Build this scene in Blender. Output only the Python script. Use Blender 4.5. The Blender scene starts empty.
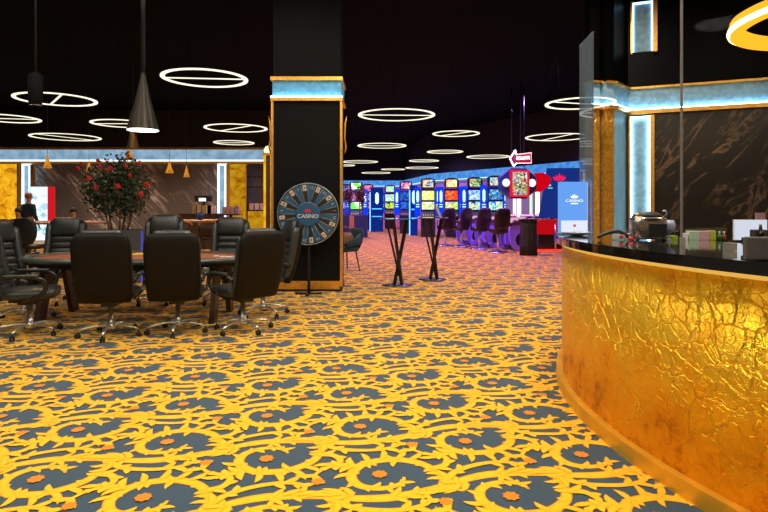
import bpy, bmesh, math, random
import numpy as np
from mathutils import Vector, Matrix
random.seed(7)
PI = math.pi
sc = bpy.context.scene
COL = sc.collection
F, CH, HZ = 560.0, 1.40, 205.0
def W(px, py, Y): return Vector(((px-384)/F*Y, Y, CH-(py-HZ)/F*Y))
def GY(py, z=0.0): return F*(CH-z)/(py-HZ)
def GX(px, Y): return (px-384)/F*Y

# ------------------------------------------------------------------ materials
MATS = {}
def s2l(c):
    return tuple((x/12.92 if x <= .04045 else ((x+.055)/1.055)**2.4) for x in c)
class NT:
    def __init__(s, name):
        s.m = bpy.data.materials.new(name); s.m.use_nodes = True
        s.t = s.m.node_tree; s.t.nodes.clear()
        s.out = s.n('ShaderNodeOutputMaterial')
    def n(s, typ, **kw):
        nd = s.t.nodes.new(typ)
        for k, v in kw.items():
            if k in nd.inputs: nd.inputs[k].default_value = v
            else: setattr(nd, k, v)
        return nd
    def l(s, a, b): s.t.links.new(a, b)
    def coord(s, scale=(1,1,1), rot=(0,0,0), kind='Object'):
        tc = s.n('ShaderNodeTexCoord'); mp = s.n('ShaderNodeMapping')
        mp.inputs['Scale'].default_value = scale; mp.inputs['Rotation'].default_value = rot
        s.l(tc.outputs[kind], mp.inputs['Vector']); return mp.outputs['Vector']
    def ramp(s, fac, stops):
        r = s.n('ShaderNodeValToRGB'); e = r.color_ramp.elements
        while len(e) < len(stops): e.new(.5)
        for i, (p, c) in enumerate(stops):
            e[i].position = p; e[i].color = (*c, 1) if len(c) == 3 else c
        s.l(fac, r.inputs['Fac']); return r.outputs['Color']
def plain(name, col, rough=.5, metal=0, bump=0, bscale=60, spec=None, coat=0, vary=0):
    if name in MATS: return MATS[name]
    t = NT(name); b = t.n('ShaderNodeBsdfPrincipled')
    b.inputs['Base Color'].default_value = (*col, 1); b.inputs['Roughness'].default_value = rough
    b.inputs['Metallic'].default_value = metal
    if spec is not None: b.inputs['Specular IOR Level'].default_value = spec
    if coat: b.inputs['Coat Weight'].default_value = coat; b.inputs['Coat Roughness'].default_value = .08
    nz = t.n('ShaderNodeTexNoise', Scale=bscale, Detail=4.0); t.l(t.coord(), nz.inputs['Vector'])
    v = vary or .12
    c = t.ramp(nz.outputs['Fac'], [(.3, tuple(x*(1-v) for x in col)), (.7, tuple(min(1, x*(1+v)) for x in col))])
    t.l(c, b.inputs['Base Color'])
    if bump:
        bp = t.n('ShaderNodeBump', Strength=bump, Distance=.01); t.l(nz.outputs['Fac'], bp.inputs['Height']); t.l(bp.outputs['Normal'], b.inputs['Normal'])
    t.l(b.outputs[0], t.out.inputs[0]); MATS[name] = t.m; return t.m
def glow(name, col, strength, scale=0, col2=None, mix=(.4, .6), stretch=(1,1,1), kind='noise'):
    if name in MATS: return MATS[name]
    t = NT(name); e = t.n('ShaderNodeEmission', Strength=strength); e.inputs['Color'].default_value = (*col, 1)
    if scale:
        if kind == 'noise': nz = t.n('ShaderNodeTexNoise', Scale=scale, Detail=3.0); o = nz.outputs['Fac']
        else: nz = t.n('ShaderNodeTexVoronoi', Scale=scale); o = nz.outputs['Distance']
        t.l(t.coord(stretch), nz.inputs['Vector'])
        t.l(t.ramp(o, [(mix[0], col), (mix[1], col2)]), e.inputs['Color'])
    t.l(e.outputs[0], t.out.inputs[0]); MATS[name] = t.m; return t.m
def screen_mat(name, cols, strength=2.0, scale=9):
    if name in MATS: return MATS[name]
    t = NT(name); e = t.n('ShaderNodeEmission', Strength=strength)
    v = t.n('ShaderNodeTexVoronoi', Scale=scale, feature='F1'); t.l(t.coord(), v.inputs['Vector'])
    sp = t.n('ShaderNodeSeparateColor'); t.l(v.outputs['Color'], sp.inputs[0])
    n = len(cols); st = [(i/(n-1)*.9+.05, c) for i, c in enumerate(cols)]
    t.l(t.ramp(sp.outputs[0], st), e.inputs['Color']); t.l(e.outputs[0], t.out.inputs[0]); MATS[name] = t.m; return t.m

leather = plain('black_leather', (.022,.027,.028), .34, bump=.25, bscale=90, spec=.6)  # base lightened to carry the sheen on the facing chairs
leather_back = plain('brown_black_leather', (.006,.0042,.003), .55, bump=.2, bscale=90, spec=.2)
chrome = plain('chrome', (.78,.76,.72), .28, .85)
blackmetal = plain('black_metal', (.012,.012,.013), .4, .3)
blackplastic = plain('black_plastic', (.012,.012,.013), .45)
gold = plain('brushed_gold', (.85,.42,.07), .33, .75, vary=.2, bscale=20)
goldkick = plain('gold_kick_plate', (.95,.5,.04), .42, .55, vary=.12, bscale=8)
darkwood = plain('dark_wood', (.05,.028,.018), .4, bump=.1, bscale=25)
blackgloss = plain('black_gloss_stone', (.008,.007,.007), .06, coat=1)
pillarblack = plain('pillar_black_panel', (.0045,.0045,.005), .6, vary=.2, bscale=3, spec=.12)
ceilmat = plain('black_ceiling', (.0015,.0015,.0018), .9, spec=.05)
felt = plain('terracotta_felt', (.30,.085,.04), .9, bump=.2, bscale=200)
feltyellow = plain('yellow_felt', (.75,.5,.04), .9)
bluegrey = plain('blue_grey_plaster', (.20,.34,.44), .55, bump=.25, bscale=12, vary=.25)
fluted = plain('blue_grey_panel', (.10,.16,.17), .5, vary=.2, bscale=6)
led_blue = glow('led_strip_ice', (.35,.74,1.0), 26)
led_white = glow('led_strip_white', (.72,.88,1.0), 7)
led_deep = glow('led_strip_blue', (.03,.16,1.0), 5)
led_pale = glow('led_lamp_pale_blue', (.30,.55,1.0), 3)
lamp_ring = glow('ring_lamp_diffuser', (1.0,.92,.70), 1.35)
lamp_warm = glow('ring_lamp_warm', (1.0,.42,.02), 1.5)
lamp_glow = glow('pendant_diffuser', (1.0,.93,.72), 5)
white = plain('white_card', (.8,.8,.8), .6)
red = plain('red_lacquer', (.65,.02,.02), .35)
rose = plain('rose_petal', (.55,.015,.02), .6, vary=.35, bscale=30)
leaf = plain('dark_leaf', (.012,.035,.012), .45, vary=.4, bscale=20)
leaf_red = plain('russet_leaf', (.12,.022,.02), .5, vary=.4, bscale=20)
bark = plain('bark', (.14,.075,.03), .8, bump=.5, bscale=40)

def marble(name, base, vein, scale, rot, thr=(.50,.54,.60), metal=0, rough=.25, vs=1.0):
    t = NT(name); b = t.n('ShaderNodeBsdfPrincipled', Roughness=rough)
    v0 = t.coord((1,1,1), rot); mp2 = t.n('ShaderNodeMapping'); mp2.inputs['Scale'].default_value = (scale, scale, scale*.14); t.l(v0, mp2.inputs['Vector']); v = mp2.outputs['Vector']
    n1 = t.n('ShaderNodeTexNoise', Scale=1.0, Detail=8.0, Distortion=1.2, Roughness=.65); t.l(v, n1.inputs['Vector'])
    c = t.ramp(n1.outputs['Fac'], [(.35, base), (thr[0], tuple(x*1.5 for x in base)), (thr[1], vein), (thr[2], base)])
    n2 = t.n('ShaderNodeTexNoise', Scale=.6, Detail=4.0)
    t.l(t.coord((vs,vs,vs)), n2.inputs['Vector'])
    mx = t.n('ShaderNodeMix', data_type='RGBA'); t.l(t.ramp(n2.outputs['Fac'], [(.4,(0,0,0)), (.62,(1,1,1))]), mx.inputs[0])
    mx.inputs[6].default_value = (*base, 1); t.l(c, mx.inputs[7])
    t.l(mx.outputs[2], b.inputs['Base Color']); t.l(b.outputs[0], t.out.inputs[0]); return t.m
marble_dark = marble('black_gold_marble', (.010,.008,.007), (.26,.15,.08), 2.6, (0, -.65, 0), thr=(.53,.565,.60), rough=.3)
marble_grey = marble('brown_grey_marble', (.13,.11,.105), (1.0,.88,.84), 3.4, (0, .75, 0), thr=(.52,.57,.62), rough=.4)

def foil():
    t = NT('crumpled_gold_leaf'); b = t.n('ShaderNodeBsdfPrincipled', Metallic=.82)
    v = t.coord()
    warp = t.n('ShaderNodeTexNoise', Scale=2.3, Detail=5.0, Roughness=.6); t.l(v, warp.inputs['Vector'])
    add = t.n('ShaderNodeVectorMath', operation='MULTIPLY_ADD'); t.l(warp.outputs['Color'], add.inputs[0]); add.inputs[1].default_value = (.30,.30,.30); t.l(v, add.inputs[2])
    vo = t.n('ShaderNodeTexVoronoi', Scale=9, feature='DISTANCE_TO_EDGE'); t.l(add.outputs[0], vo.inputs['Vector'])
    vo2 = t.n('ShaderNodeTexVoronoi', Scale=23, feature='DISTANCE_TO_EDGE'); t.l(add.outputs[0], vo2.inputs['Vector'])
    r1 = t.n('ShaderNodeMath', operation='MINIMUM'); t.l(vo.outputs['Distance'], r1.inputs[0]); r1.inputs[1].default_value = .07
    r2 = t.n('ShaderNodeMath', operation='MINIMUM'); t.l(vo2.outputs['Distance'], r2.inputs[0]); r2.inputs[1].default_value = .05
    fine = t.n('ShaderNodeTexNoise', Scale=26, Detail=5.0, Roughness=.7); t.l(v, fine.inputs['Vector'])
    msk = t.n('ShaderNodeTexNoise', Scale=1.7, Detail=3.0); t.l(t.coord((1.3,1,.9)), msk.inputs['Vector'])
    mk = t.ramp(msk.outputs['Fac'], [(.38,(.45,.45,.45)), (.60,(1,1,1))])
    s1 = t.n('ShaderNodeMath', operation='MULTIPLY_ADD'); t.l(r2.outputs[0], s1.inputs[0]); s1.inputs[1].default_value = .7; t.l(r1.outputs[0], s1.inputs[2])
    s2 = t.n('ShaderNodeMath', operation='MULTIPLY'); t.l(s1.outputs[0], s2.inputs[0]); t.l(mk, s2.inputs[1])
    s3 = t.n('ShaderNodeMath', operation='MULTIPLY_ADD'); t.l(fine.outputs['Fac'], s3.inputs[0]); s3.inputs[1].default_value = .06; t.l(s2.outputs[0], s3.inputs[2])
    bp = t.n('ShaderNodeBump', Strength=.8, Distance=.16); t.l(s3.outputs[0], bp.inputs['Height'])
    t.l(bp.outputs['Normal'], b.inputs['Normal'])
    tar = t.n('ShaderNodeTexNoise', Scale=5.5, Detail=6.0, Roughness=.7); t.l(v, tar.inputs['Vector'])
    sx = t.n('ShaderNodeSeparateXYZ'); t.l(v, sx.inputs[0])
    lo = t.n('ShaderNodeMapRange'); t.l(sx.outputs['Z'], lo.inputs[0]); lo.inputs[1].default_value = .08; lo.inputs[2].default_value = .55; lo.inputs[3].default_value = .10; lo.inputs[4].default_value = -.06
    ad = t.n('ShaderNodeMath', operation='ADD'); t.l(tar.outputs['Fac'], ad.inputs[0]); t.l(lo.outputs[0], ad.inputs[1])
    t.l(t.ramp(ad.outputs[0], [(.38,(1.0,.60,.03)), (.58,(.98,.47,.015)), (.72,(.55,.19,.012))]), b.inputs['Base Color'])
    t.l(t.ramp(tar.outputs['Fac'], [(.3,(.26,.26,.26)), (.7,(.42,.42,.42))]), b.inputs['Roughness'])
    t.l(b.outputs[0], t.out.inputs[0]); return t.m
foilmat = foil()

def onyx(name, strength):
    t = NT(name); e = t.n('ShaderNodeEmission', Strength=strength)
    n1 = t.n('ShaderNodeTexNoise', Scale=2.6, Detail=6.0, Roughness=.7, Distortion=.6); t.l(t.coord((1,1,1)), n1.inputs['Vector'])
    t.l(t.ramp(n1.outputs['Fac'], [(.33,(.35,.10,.002)), (.47,(.85,.36,.01)), (.6,(1.0,.58,.02))]), e.inputs['Color'])
    t.l(e.outputs[0], t.out.inputs[0]); return t.m
onyxmat = onyx('backlit_amber_panel', 1.0)
onyxdim = onyx('backlit_amber_panel_dim', .55)

def glassmat(name, tint, refl=.12, op=0.0):
    t = NT(name); tr = t.n('ShaderNodeBsdfTransparent'); tr.inputs[0].default_value = (*tint, 1)
    gl = t.n('ShaderNodeBsdfGlossy', Roughness=.02); gl.inputs[0].default_value = (.9,.95,1,1)
    fr = t.n('ShaderNodeFresnel', IOR=1.45); mx = t.n('ShaderNodeMixShader')
    sc_ = t.n('ShaderNodeMath', operation='MULTIPLY'); sc_.inputs[1].default_value = refl*4; t.l(fr.outputs[0], sc_.inputs[0])
    t.l(sc_.outputs[0], mx.inputs[0]); t.l(tr.outputs[0], mx.inputs[1]); t.l(gl.outputs[0], mx.inputs[2])
    o = mx.outputs[0]
    if op:
        df = t.n('ShaderNodeBsdfPrincipled', Roughness=.3); df.inputs['Base Color'].default_value = (.55,.66,.75,1)
        m2 = t.n('ShaderNodeMixShader'); m2.inputs[0].default_value = op; t.l(o, m2.inputs[1]); t.l(df.outputs[0], m2.inputs[2]); o = m2.outputs[0]
    t.l(o, t.out.inputs[0]); return t.m
glass = glassmat('clear_glass', (.95,.955,.96), .0006)
frost = glassmat('frosted_edge_glass', (.55,.66,.80), .15, .14)

# ------------------------------------------------------------------ mesh builder
class MB:
    def __init__(s): s.v = []; s.f = []; s.mi = []; s.sm = []; s.cur = 0; s.smooth = False
    def add(s, vs, fs, smooth=None):
        b = len(s.v); s.v += [tuple(v) for v in vs]
        for f in fs: s.f.append(tuple(i+b for i in f)); s.mi.append(s.cur); s.sm.append(s.smooth if smooth is None else smooth)
        return s
    def box(s, c, d, rz=0, bev=0, M=None):
        x, y, z = d[0]/2, d[1]/2, d[2]/2
        if bev and min(x, y, z) > bev:
            bm = bmesh.new(); bmesh.ops.create_cube(bm, size=1)
            for v in bm.verts: v.co = Vector((v.co.x*d[0], v.co.y*d[1], v.co.z*d[2]))
            bmesh.ops.bevel(bm, geom=bm.edges[:], offset=bev, segments=2, affect='EDGES', profile=.6)
            vs = [v.co.copy() for v in bm.verts]; fs = [tuple(v.index for v in f.verts) for f in bm.faces]; bm.free()
        else:
            vs = [Vector((a*x, b*y, e*z)) for a in (-1,1) for b in (-1,1) for e in (-1,1)]
            fs = [(0,1,3,2),(4,6,7,5),(0,4,5,1),(2,3,7,6),(0,2,6,4),(1,5,7,3)]
        R = M if M is not None else Matrix.Rotation(rz, 3, 'Z')
        return s.add([R @ v + Vector(c) for v in vs], fs)
    def tube(s, pts, r, n=10, closed=False, cap=True, flat=1.0, smooth=True):
        pts = [Vector(p) for p in pts]; N = len(pts); rr = r if isinstance(r, (list, tuple)) else [r]*N
        vs = []; up = None
        for i, p in enumerate(pts):
            if closed: d = pts[(i+1)%N]-pts[i-1]
            else: d = pts[min(i+1, N-1)]-pts[max(i-1, 0)]
            d.normalize()
            if up is None:
                up = Vector((0,0,1)) if abs(d.z) < .9 else Vector((1,0,0))
            a = d.cross(up)
            if a.length < 1e-4: a = d.cross(Vector((0,1,0)))
            a.normalize(); b = a.cross(d).normalized(); up = b
            for k in range(n):
                t = 2*PI*k/n; vs.append(p+a*math.cos(t)*rr[i]+b*math.sin(t)*rr[i]*flat)
        fs = []
        for i in range(N if closed else N-1):
            j = (i+1) % N
            for k in range(n):
                k2 = (k+1) % n; fs.append((i*n+k, i*n+k2, j*n+k2, j*n+k))
        if cap and not closed:
            fs.append(tuple(range(n))[::-1]); fs.append(tuple((N-1)*n+k for k in range(n)))
        return s.add(vs, fs, smooth)
    def lathe(s, prof, c=(0,0,0), n=24, axis='Z', smooth=True, M=None):
        vs = []; c = Vector(c)
        for r, z in prof:
            for k in range(n):
                t = 2*PI*k/n; p = Vector((r*math.cos(t), r*math.sin(t), z))
                if axis == 'Y': p = Vector((p.x, -p.z, p.y))
                if axis == 'X': p = Vector((p.z, p.x, p.y))
                if M is not None: p = M @ p
                vs.append(p+c)
        fs = []
        for i in range(len(prof)-1):
            for k in range(n):
                k2 = (k+1) % n; fs.append((i*n+k, i*n+k2, (i+1)*n+k2, (i+1)*n+k))
        if prof[0][0] > 1e-5: fs.append(tuple(range(n))[::-1])
        if prof[-1][0] > 1e-5: fs.append(tuple((len(prof)-1)*n+k for k in range(n)))
        return s.add(vs, fs, smooth)
    def prism(s, outline, z0, z1, M=None, c=(0,0,0)):
        n = len(outline); vs = []
        for z in (z0, z1):
            for p in outline:
                q = Vector((p[0], p[1], z)); q = M @ q if M is not None else q; vs.append(q+Vector(c))
        fs = [tuple(range(n))[::-1], tuple(range(n, 2*n))]+[(i, (i+1) % n, n+(i+1) % n, n+i) for i in range(n)]
        return s.add(vs, fs, False)
    def loft(s, st, n=20, e=3.2, cap=True):
        """stations: centre, halfwidth along X-vector a, halfthick along vector b"""
        vs = []
        for c, a, b in st:
            for k in range(n):
                t = 2*PI*k/n; ct, sn = math.cos(t), math.sin(t)
                vs.append(Vector(c)+Vector(a)*math.copysign(abs(ct)**(2/e), ct)+Vector(b)*math.copysign(abs(sn)**(2/e), sn))
        N = len(st); fs = []
        for i in range(N-1):
            for k in range(n):
                k2 = (k+1) % n; fs.append((i*n+k, i*n+k2, (i+1)*n+k2, (i+1)*n+k))
        if cap: fs.append(tuple(range(n))[::-1]); fs.append(tuple((N-1)*n+k for k in range(n)))
        return s.add(vs, fs, True)
    def ball(s, c, r, n=10, sq=(1,1,1)):
        m = max(4, n//2); vs = []; fs = []
        prof = [(math.sin(PI*i/m), -math.cos(PI*i/m)) for i in range(m+1)]
        for a, z in prof:
            for k in range(n): vs.append((c[0]+r*sq[0]*a*math.cos(2*PI*k/n), c[1]+r*sq[1]*a*math.sin(2*PI*k/n), c[2]+r*sq[2]*z))
        for i in range(m):
            for k in range(n): fs.append((i*n+k, i*n+(k+1) % n, (i+1)*n+(k+1) % n, (i+1)*n+k))
        return s.add(vs, fs, True)
    def build(s, name, mats, parent=None, loc=None, fix=True):
        me = bpy.data.meshes.new(name); me.from_pydata(s.v, [], s.f)
        if not isinstance(mats, (list, tuple)): mats = [mats]
        for m in mats: me.materials.append(m)
        me.polygons.foreach_set('material_index', s.mi); me.polygons.foreach_set('use_smooth', s.sm)
        if fix:
            bm = bmesh.new(); bm.from_mesh(me); bmesh.ops.recalc_face_normals(bm, faces=bm.faces); bm.to_mesh(me); bm.free()
        me.update(); o = bpy.data.objects.new(name, me); COL.objects.link(o)
        if parent: o.parent = parent
        if loc is not None: o.location = loc
        return o
def tag(o, label=None, cat=None, group=None, kind=None):
    if label: o['label'] = label
    if cat: o['category'] = cat
    if group: o['group'] = group
    if kind: o['kind'] = kind
    return o
def thing(name, label, cat, loc=(0,0,0), rz=0, group=None):
    o = bpy.data.objects.new(name, None); o.empty_display_size = .1; COL.objects.link(o)
    o.location = loc; o.rotation_euler = (0,0,rz); return tag(o, label, cat, group)
def struct(name, mb, mat, parent=None):
    o = mb.build(name, mat, parent)
    if not parent: o['kind'] = 'structure'
    return o
def copy_tree(o, loc, rz, label, group=None, scale=None):
    def cp(x, par):
        c = x.copy(); COL.objects.link(c)
        if par: c.parent = par
        for k in list(x.children): cp(k, c)
        return c
    r = cp(o, None); r.location = loc; r.rotation_euler = (0,0,rz); r['label'] = label
    if group: r['group'] = group
    if scale: r.scale = scale
    return r
def text(name, s, size, mat, parent, loc, rot, ext=.002, align='CENTER', spacing=1.0, sx=1.0):
    cu = bpy.data.curves.new(name, 'FONT'); cu.body = s; cu.size = size; cu.extrude = ext
    cu.align_x = align; cu.align_y = 'CENTER'; cu.space_character = spacing; cu.materials.append(mat)
    o = bpy.data.objects.new(name, cu); COL.objects.link(o)
    if parent: o.parent = parent
    bpy.context.view_layer.update()
    me = bpy.data.meshes.new_from_object(o.evaluated_get(bpy.context.evaluated_depsgraph_get()))
    me.name = name; bpy.data.objects.remove(o); o = bpy.data.objects.new(name, me); COL.objects.link(o)
    if not me.materials: me.materials.append(mat)
    if parent: o.parent = parent
    o.location = loc; o.rotation_euler = rot; o.scale = (sx,1,1); return o

# ------------------------------------------------------------------ carpet
def catmull(P, n):
    P = [np.array(p, float) for p in P]; P = [2*P[0]-P[1]]+P+[2*P[-1]-P[-2]]; out = []
    for i in range(1, len(P)-2):
        for k in range(n):
            t = k/n; a, b, c, d = P[i-1:i+3]
            out.append(.5*((2*b)+(-a+c)*t+(2*a-5*b+4*c-d)*t*t+(-a+3*b-3*c+d)*t**3))
    out.append(P[-2]); return np.array(out)
def motif(lod):
    V, Q, T = [], [], []; z = [0.0012]
    def ribbon(pts, w, edge=-.15, mid=1.0):
        pts = np.asarray(pts); d = np.gradient(pts, axis=0); d /= (np.linalg.norm(d, axis=1)[:, None]+1e-9)
        nrm = np.stack([-d[:,1], d[:,0]], 1); b = len(V); z[0] += .00005
        for i, p in enumerate(pts):
            wi = w(i/(len(pts)-1))
            for s_, tt in ((-1, edge), (-.45, mid), (.45, mid), (1, edge)):
                q = p+nrm[i]*wi*s_; V.append((q[0], q[1], z[0]+.0002*i/len(pts))); T.append(tt)
        for i in range(len(pts)-1):
            for k in range(3): Q.append((b+i*4+k, b+i*4+k+1, b+i*4+4+k+1, b+i*4+4+k))
    seg = {0: 10, 1: 6, 2: 3}[lod]
    def leafr(p, ang, L, wd, bend=.5, edge=-.1, mid=.95):
        n = {0: 5, 1: 3, 2: 2}[lod]; pts = []
        for k in range(n+1):
            t = k/n; a = ang+bend*t; pts.append(p+np.array([math.cos(a), math.sin(a)])*L*t)
        ribbon(pts, lambda t: wd*(math.sin(PI*min(1, max(0.02, t*.9+.12)))**.8)*(1.0 if t < .99 else .15), edge, mid)
    def sprays(pts, side, n, L, wd, ang0=.75, t0=.05, t1=.95, bend=.6):
        for k in range(n):
            t = t0+(t1-t0)*k/max(1, n-1); i = min(len(pts)-2, int(t*(len(pts)-1)))
            d = pts[i+1]-pts[i]; a = math.atan2(d[1], d[0])+side*ang0
            LL = L*(.7+.5*math.sin(k*2.1+1))
            leafr(pts[i], a, LL, wd, side*bend)
    # wave stem running under the flower, thick acanthus leaf
    stem = catmull([(-.33,-.135), (-.20,-.185), (-.05,-.215), (.10,-.205), (.22,-.175), (.33,-.135)], seg)
    ribbon(stem, lambda t: .010+.026*math.sin(PI*t)**.7)
    n = len(stem)
    sprays(stem, 1, 7, .115, .019, .52, .0, .9, .35)
    sprays(stem, -1, 7, .095, .018, .50, .0, .92, .35)
    # scroll curling back over the flower from the node on the right
    scr_ = catmull([(.30,-.16), (.285,-.03), (.215,.10), (.08,.172), (-.08,.150), (-.165,.04), (-.14,-.075), (-.035,-.125), (.06,-.10), (.10,-.035)], seg)
    ribbon(scr_, lambda t: .008+.028*math.sin(PI*min(1, t*1.02+.02))**.6*(1-.35*t))
    m_ = len(scr_)
    sprays(scr_, -1, 10, .070, .016, .50, .04, .9, .4)
    sprays(scr_[int(m_*.1):], 1, 9, .070, .017, .45, .0, .93, .6)
    sprays(scr_[:int(m_*.42)], 1, 5, .085, .018, .8, .15, .98, .6)
    sprays(scr_[int(m_*.80):], -1, 3, .055, .016, .9, .0, .8, .5)
    for p0, an, LL in (((-.19,-.17),1.55,.12),((-.22,-.165),1.95,.16),((-.25,-.15),2.3,.17),((-.28,-.14),2.65,.15),((.06,-.21),-.75,.13),((.12,-.20),-.45,.15),((.18,-.19),-.2,.13),
                       ((-.06,.17),1.25,.12),((.02,.18),.85,.15),((.10,.17),.55,.17),((.17,.15),.25,.14),((-.12,.12),2.5,.13),((-.16,.05),3.0,.12)):
        leafr(np.array(p0), an, LL*.9, .020, .5)
    # frond below, ending in a curl
    br = catmull([(-.30,-.17), (-.20,-.275), (-.07,-.325), (.06,-.335), (.15,-.30), (.165,-.255), (.125,-.245)], seg)
    ribbon(br, lambda t: .020*(1-.6*t)+.004)
    sprays(br, -1, 6, .095, .021, .5, .05, .85, .4); sprays(br, 1, 5, .085, .020, .5, .0, .6, .4)
    br = catmull([(.27,.02), (.345,.05), (.375,.12), (.34,.165), (.30,.14)], seg)
    ribbon(br, lambda t: .022*(1-.5*t)+.003)
    if lod < 2: sprays(br, -1, 4, .085, .020, .5, .05, .9, .3)
    br = catmull([(-.13,.13), (-.21,.16), (-.30,.13), (-.36,.06)], seg)
    ribbon(br, lambda t: .022*(1-.7*t)+.003); sprays(br, 1, 4, .095, .023, .5); sprays(br, -1, 4, .095, .023, .5)
    for c, r, mm in ((np.array([-.02,.015]), .044, 8), (np.array([.235,-.31]), .038, 7)):
        q = mm if lod < 2 else mm//2
        for k in range(q): leafr(c, 2*PI*k/q, r, r*.42, 0, -.5, -.25)
    return np.array(V), np.array(Q), np.array(T)
def make_floor():
    ux = np.array([.98,.20]); uy = np.array([-.20,.98]); A = -.64*uy; B = 1.15*ux
    R = np.array([[.97,-.243],[.243,.97]])   # motif u axis direction
    Vs, Qs, Ts = [], [], []; off = 0
    V0 = np.array([(-16,-6,0),(12,-6,0),(12,38,0),(-16,38,0)], float); Vs.append(V0); Ts.append(np.full(4, 0.)); off = 4
    mot = [motif(i) for i in range(3)]; origin = np.array([0.0, 2.893])
    inv = np.linalg.inv(np.stack([A, B], 1))
    corners = [inv@(np.array(c)-origin) for c in ((-16,0),(12,0),(12,38),(-16,38))]
    i0 = int(min(c[0] for c in corners))-1; i1 = int(max(c[0] for c in corners))+2
    j0 = int(min(c[1] for c in corners))-1; j1 = int(max(c[1] for c in corners))+2
    for i in range(i0, i1):
        for j in range(j0, j1):
            c = origin+i*A+j*B; x, y = c
            if y < 1.3 or y > 36.5 or x < -15.2 or x > 11: continue
            if abs(x) > .74*y+1.6: continue
            if x > -3.4 and x > 2.2 and y < 4 : continue
            l = 0 if y < 7 else (1 if y < 13 else 2)
            V, Q, T = mot[l]
            for fl in (1, -1):
                c2 = c if fl == 1 else c+.575*ux-.31*uy
                P = np.empty_like(V); P[:,0] = c2[0]+V[:,0]*ux[0]+fl*V[:,1]*uy[0]; P[:,1] = c2[1]+V[:,0]*ux[1]+fl*V[:,1]*uy[1]; P[:,2] = V[:,2]
                Vs.append(P); Qs.append((Q if fl == 1 else Q[:, ::-1])+off); Ts.append(T); off += len(V)
    V = np.concatenate(Vs); Q = np.concatenate([np.array([[0,1,2,3]])]+Qs); T = np.concatenate(Ts)
    me = bpy.data.meshes.new('floor'); me.vertices.add(len(V)); me.vertices.foreach_set('co', V.astype(np.float32).ravel())
    me.loops.add(len(Q)*4); me.loops.foreach_set('vertex_index', Q.astype(np.int32).ravel())
    me.polygons.add(len(Q)); me.polygons.foreach_set('loop_start', np.arange(0, len(Q)*4, 4, dtype=np.int32))
    me.polygons.foreach_set('loop_total', np.full(len(Q), 4, dtype=np.int32))
    mi = np.ones(len(Q), dtype=np.int32); mi[0] = 0
    at = me.attributes.new('tint', 'FLOAT', 'POINT'); at.data.foreach_set('value', T.astype(np.float32))
    t = NT('slate_blue_carpet'); b = t.n('ShaderNodeBsdfPrincipled', Roughness=.9); b.inputs['Specular IOR Level'].default_value = .15; b.inputs['Sheen Weight'].default_value = .45; b.inputs['Sheen Roughness'].default_value = .4
    nz = t.n('ShaderNodeTexNoise', Scale=220, Detail=3.0); t.l(t.coord(), nz.inputs['Vector'])
    t.l(t.ramp(nz.outputs['Fac'], [(.3,(.028,.056,.092)), (.7,(.052,.092,.135))]), b.inputs['Base Color']); t.l(b.outputs[0], t.out.inputs[0])
    g = NT('yellow_carpet_scrolls'); b = g.n('ShaderNodeBsdfPrincipled', Roughness=.9); b.inputs['Specular IOR Level'].default_value = .15; b.inputs['Sheen Weight'].default_value = .45; b.inputs['Sheen Roughness'].default_value = .4
    a = g.n('ShaderNodeAttribute', attribute_name='tint')
    nz = g.n('ShaderNodeTexNoise', Scale=160, Detail=3.0); g.l(g.coord(), nz.inputs['Vector'])
    m = g.n('ShaderNodeMath', operation='MULTIPLY_ADD'); g.l(nz.outputs['Fac'], m.inputs[0]); m.inputs[1].default_value = .3
    m2 = g.n('ShaderNodeMath', operation='MULTIPLY_ADD'); g.l(a.outputs['Fac'], m2.inputs[0]); m2.inputs[1].default_value = .5; m2.inputs[2].default_value = .22
    g.l(m2.outputs[0], m.inputs[2])
    g.l(g.ramp(m.outputs[0], [(.12,(.62,.20,.012)), (.36,(.78,.29,.008)), (.56,(.90,.45,.006)), (.9,(.95,.54,.010))]), b.inputs['Base Color']); g.l(b.outputs[0], g.out.inputs[0])
    me.materials.append(t.m); me.materials.append(g.m); me.polygons.foreach_set('material_index', mi)
    me.update(calc_edges=True); me.validate()
    o = bpy.data.objects.new('floor', me); COL.objects.link(o); o['kind'] = 'structure'; return o
make_floor()

# ------------------------------------------------------------------ room shell
def wallseg(mb, p, q, z0, z1, th=.12, off=0.0):
    """box from p to q in plan; off>0 pushes it towards the room (left of p->q reversed)"""
    p = Vector((*p, 0)); q = Vector((*q, 0)); d = (q-p); L = d.length; d.normalize(); n = Vector((d.y, -d.x, 0))
    c = (p+q)/2+n*(off-th/2); ang = math.atan2(d.y, d.x)
    mb.box((c.x, c.y, (z0+z1)/2), (L, th, z1-z0), ang); return mb
H = 5.0
m = MB(); m.box((-2, 16, H+.05), (29, 45, .1)); struct('ceiling', m, ceilmat)
darkwall = plain('dark_upper_wall', (.006,.006,.008), .7)
beige = plain('warm_beige_wall', (.55,.42,.25), .7)
m = MB(); wallseg(m, (-15.5,21.5), (-3.8,21.5), 0, H); struct('wall_back', m, marble_grey)
m = MB(); wallseg(m, (-3.8,21.5), (-3.8,36), 0, H); struct('wall_divider', m, darkwall)
m = MB(); wallseg(m, (-15.5,-5), (-15.5,21.5), 0, H); struct('wall_left', m, marble_grey)
m = MB(); wallseg(m, (8.2,-5), (-15.5,-5), 0, H); struct('wall_behind', m, beige)
m = MB(); wallseg(m, (8.2,8.4), (8.2,-5), 0, H); struct('wall_right', m, beige)
FAR = [(-3.8,36), (1.3,36), (2.4,28.4), (4.6,24.4), (7.7,18.6), (10.5,14.5)]
pinkwall = plain('lilac_wall', (.55,.30,.50), .6)
m = MB()
for a, b in zip(FAR, FAR[1:]): wallseg(m, a, b, 0, H)
struct('wall_far', m, pinkwall)
m = MB()
for a, b in zip(FAR, FAR[1:]): wallseg(m, a, b, 2.98, H-.01, .06, .03)
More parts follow.
